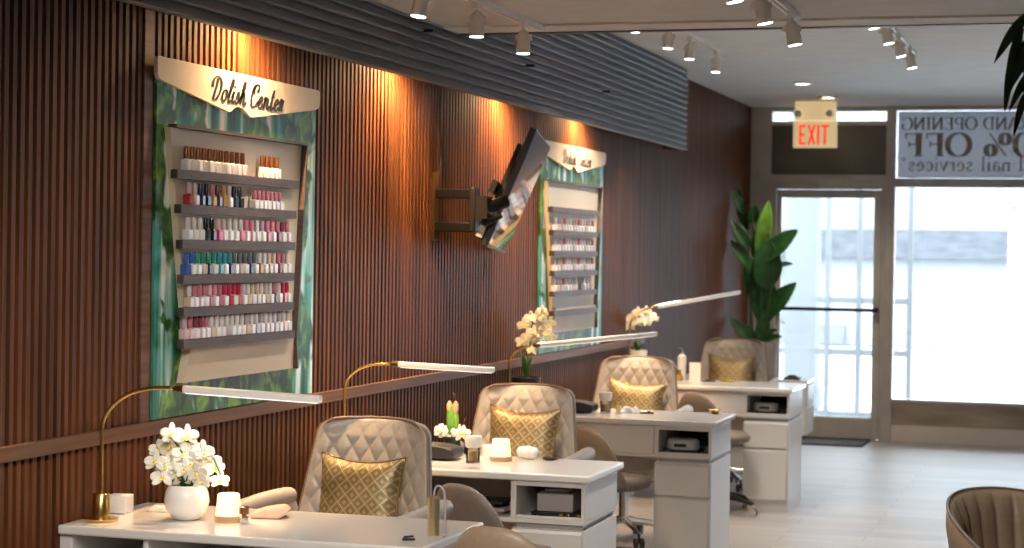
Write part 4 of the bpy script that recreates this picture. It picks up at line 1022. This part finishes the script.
# ================================================================== small things on the desks
ZD=.7605
def simple(name,mb,m_,loc,label,cat,rz=0,group=None,**k):
    o=mb.build(name,m_,loc=loc,**k); o.rotation_euler=(0,0,rz); tag(o,label,cat,group); return o
simple('napkin_block',MB().box(-.032,.032,-.03,.03,0,.055),M['paper'],(-2.835,5.20,ZD),'white block of napkins beside the brass lamp base on the closest desk','napkins',.1,bevel=.003)
def crumple(w,d,h,sd=1):
    random.seed(sd); ph=[random.uniform(0,6) for _ in range(4)]
    def fn(u,v): 
        a=2*u-1;b_=2*v-1; return (a*w*(1+.1*math.sin(b_*4+ph[0])),b_*d*(1+.1*math.sin(a*5+ph[1])),h*(.45+.35*math.sin(a*5+ph[2])*math.cos(b_*4+ph[3]))*(1-max(abs(a),abs(b_))**4)+.002)
    return MB().slab(fn,lambda u,v:(fn(u,v)[0],fn(u,v)[1],.0),18,18)
simple('tissue',crumple(.06,.05,.022,3),M['paper'],(-2.72,5.30,ZD),'crumpled white tissue behind the napkin block on the closest desk','tissue',smooth=180)
t=thing('mini_bottle','tiny grey bottle with copper cap beside the glowing lamp on the closest desk','bottle',(-2.388,5.13,ZD))
MB().lathe([(.012,0),(.015,.003),(.015,.018),(.010,.022)],n=18).build('bottle_body',M['chrome'],t)
MB().lathe([(.006,.022),(.006,.026),(.015,.030),(.015,.050),(.013,.052)],n=18).build('cap',M['copper'],t)
simple('folded_cloth',MB().prism([(-.055,.0),(.035,.0),(.06,.02),(.04,.036),(-.015,.028),(-.055,.014)],lambda a,b_:(a,-.045,b_),lambda a,b_:(a,.05,b_)),M['peach'],(-2.375,5.29,ZD),'folded peach cloth lying by the tiny bottle on the closest desk','cloth',.25,bevel=.008,seg=3)
t=thing('nail_drill','champagne cylinder nail drill with looped grey cable on the closest desk','tool',(-1.795,5.13,ZD))
MB().lathe([(.018,0),(.0185,.003),(.0185,.108),(.014,.113),(.006,.114)],n=22).build('handpiece',M['gold_body'],t)
MB().tube(interp([(0,0,.112),(.004,0,.135),(.016,-.002,.143),(.030,-.003,.130),(.036,-.003,.09),(.036,-.006,.03),(.034,-.012,.006),(.045,-.03,.006)],6),.0035,8).build('cable',M['device'],t,smooth=180)
simple('nail_clip',MB().box(-.018,.018,-.007,.007,0,.006).tube([(-.014,0,.009),(.014,0,.012)],.003,6),M['black'],(-1.83,5.02,ZD),'small black clip lying by the nail drill on the closest desk','tool',.4)
def cushion(x0,x1,y_,lab):
    t=thing('arm_cushion',lab,'cushion',((x0+x1)/2,y_,ZD),group='black arm rest cushions')
    w=(x1-x0)/2
    pr_=[]
    MB().prism([(-w,.006),(w-.01,.006),(w,.018),(w-.004,.046),(w-.06,.058),(-w+.02,.070),(-w,.062)],lambda a,b_:(a,-.07,b_),lambda a,b_:(a,.06,b_)).build('pad',M['blackleather'],t,smooth=60,bevel=.016,seg=4)
    MB().box(-w+.05,w-.05,-.035,.035,0,.006).build('foot_plate',M['black'],t)
cushion(-2.74,-2.355,7.02,'black leather arm rest cushion on the second manicure desk')
cushion(-2.66,-2.405,9.34,'black leather arm rest cushion on the third manicure desk')
def jar(x_,y_,lab):
    t=thing('glass_jar',lab,'jar',(x_,y_,ZD),group='glass jars of amber liquid')
    MB().lathe([(.024,0),(.0265,.003),(.029,.060),(.027,.060),(.0245,.005),(.001,.004)],n=24,close=False).build('glass',M['jar_glass'],t)
    MB().lathe([(.0235,.005),(.0255,.040),(.001,.041)],n=24).build('liquid',M['amber'],t)
    MB().lathe([(.029,.060),(.032,.064),(.034,.100),(.032,.103),(.001,.104)],n=24).build('lid',M['frost'],t)
jar(-2.275,6.95,'glass jar with white lid and amber liquid on the second manicure desk')
jar(-2.375,9.42,'glass jar with white lid and amber liquid on the third manicure desk')
simple('rolled_towel',MB().tube([(-.045,0,.023),(-.038,0,.025),(0,0,.027),(.03,0,.025),(.045,0,.022)],[.012,.022,.026,.023,.012],14),M['towel'],(-2.115,7.16,ZD),'rolled white towel right of the glowing lamp on the second desk','towel',-.2,smooth=180)
simple('small_dish',MB().lathe([(.018,0),(.03,.004),(.034,.008),(.02,.006)],n=20),M['black'],(-2.03,7.17,ZD),'flat dark dish beside the rolled towel on the second desk','dish')
simple('towel',crumple(.05,.045,.045,5),M['towel'],(-2.258,9.47,ZD),'crumpled white towel before the pillow on the third desk','towel',smooth=180)
simple('gold_bottle',MB().lathe([(.014,0),(.016,.003),(.016,.03),(.008,.034),(.008,.05),(.006,.052)],n=16),M['gold_body'],(-2.318,9.47,ZD),'little gold bottle between jar and towel on the third desk','bottle')
simple('hand_file',MB().box(-.035,.035,-.008,.008,0,.006).lathe([(.010,.0),(.010,.012),(.004,.014)],(.01,0,0),n=12),M['black_metal'],(-2.165,9.45,ZD),'small dark nail tool lying on the third desk','tool',.2)
simple('shell_dish',MB().lathe([(.012,0),(.026,.012),(.034,.024),(.030,.022),(.020,.010),(.001,.008)],n=20),M['brass'],(-1.84,9.58,ZD),'small gold dish at the right corner of the third desk','dish')
t=thing('pump_bottle','tall pale pump bottle at the back of the farthest desk','bottle',(-2.545,12.10,ZD))
MB().lathe([(.026,0),(.028,.004),(.028,.15),(.012,.165),(.012,.17)],n=22).build('bottle_body',M['frost'],t)
MB().lathe([(.013,.17),(.013,.185),(.004,.187),(.004,.205)],n=12).obox((-.004,0,.207),(-.028,-.008,.205),.010,.006).build('pump',M['chrome'],t)
t=thing('perfume_bottle','amber bottle with gold cap in front of the pump bottle, farthest desk','bottle',(-2.545,12.0,ZD))
MB().lathe([(.026,0),(.030,.004),(.030,.030),(.018,.040),(.014,.042)],n=20).build('bottle_body',M['amber'],t)
MB().lathe([(.018,.042),(.018,.072),(.016,.074)],n=16).build('cap',M['brass'],t)
t=thing('card_stand','small white card standing on the farthest desk beside the amber bottle','card',(-2.45,12.06,ZD))
MB().box(-.036,.036,-.004,.004,.004,.115).build('card',M['paper'],t); MB().box(-.038,.038,-.012,.012,0,.005).build('card_foot',M['frost'],t)
simple('nail_tool',MB().box(-.045,.045,-.01,.01,0,.006).ell((.0,0,.008),.02,.012,.006),M['black_metal'],(-2.35,12.0,ZD),'dark nail tools lying on the farthest desk, left one','tool',.2)
simple('nail_buffer',MB().box(-.045,.045,-.014,.014,0,.012),M['brass'],(-2.22,11.98,ZD),'flat gold nail buffer lying on the farthest desk','tool',-.1,bevel=.003)

# ================================================================== OUTSIDE
struct('ground', MB().box(-60,60,YS+.1,70,-.15,-.02), M['pavement'])
bd=thing('building','pale building across the street seen through the shopfront glass','building',(0,34,0))
MB().box(-30,30,0,8,0,9).build('wall',M['outside_wall'],bd)
MB().box(-30,-1.0,-.3,0,1.55,2.05).build('grey_band',M['outside_grey'],bd)
MB().box(-30,-4.2,-.2,0,.0,.35).build('plinth',M['outside_pale'],bd)
for x_ in (-9.6,-8.3,-7.0,-5.6): MB().box(x_,x_+.85,-.1,0,.4,1.45).build('window',M['outside_pale'],bd)
bk=thing('brick_pillar','red brick pillar outside at the right edge of the shop window','pillar',(-1.24,29.5,0))
MB().box(0,.9,0,.6,0,2.35).build('shaft',M['brick'],bk); MB().box(-.05,.95,-.05,.65,2.35,2.45).build('capstone',M['outside_pale'],bk)
pg=thing('porch_screen','white framed glass porch screen standing outside beyond the door','screen',(-3.0,18.4,0))
s_=MB()
for x_ in (0.0,.52,.82,1.3): s_.box(x_,x_+.05,0,.05,0,2.6)
for z in (.02,.62,1.12,2.5):
    for xa,xb in ((.05,.52),(.57,.82),(.87,1.3)): s_.box(xa,xb,.01,.04,z,z+.06)
s_.build('frame',M['outside_pale'],pg)
cp=thing('concrete_column','pale square column outside left of the door glass','column',(-3.05,19.6,0))
MB().box(0,.32,0,.32,0,3.2).build('shaft',M['outside_pale'],cp); MB().box(-.03,.35,-.03,.35,0,.2).build('plinth',M['outside_pale'],cp)

# ================================================================== LIGHT
wd=bpy.data.worlds.new('sky'); sc.world=wd; wd.use_nodes=True
bg=wd.node_tree.nodes['Background']; bg.inputs[0].default_value=(.80,.90,1,1); bg.inputs[1].default_value=8.5
def portal(x0,x1,z0,z1):
    L=bpy.data.lights.new('portal','AREA'); L.shape='RECTANGLE'; L.size=x1-x0; L.size_y=z1-z0; L.cycles.is_portal=True
    o=bpy.data.objects.new('window_portal',L); col.objects.link(o); o.location=((x0+x1)/2,YS+.09,(z0+z1)/2); o.rotation_euler=(-PI/2,0,0)
portal(XJ,XM0,.1,2.2); portal(XM1,RX,.34,2.84)

# ================================================================== CAMERA
cam=bpy.data.cameras.new('cam'); co=bpy.data.objects.new('camera',cam); col.objects.link(co); sc.camera=co
r2=(.9559750923463634,.2930469403078847,.01533341415174524)
dn=(.018288043262369165,-.007345163751367282,-.9998057791606823)
fw=(-.29287739804736657,.9560698402029281,-.012381048717768009)
mw=Matrix(((r2[0],-dn[0],-fw[0],0),(r2[1],-dn[1],-fw[1],0),(r2[2],-dn[2],-fw[2],1.58),(0,0,0,1)))
co.matrix_world=mw
cam.sensor_width=36; cam.lens=1900/1024*36; cam.clip_end=200
cam.dof.use_dof=True; cam.dof.focus_distance=6.2; cam.dof.aperture_fstop=4.5
sc.view_settings.view_transform='Standard'; sc.view_settings.look='None'; sc.view_settings.gamma=1; sc.view_settings.use_curve_mapping=False
sc.view_settings.exposure=.55
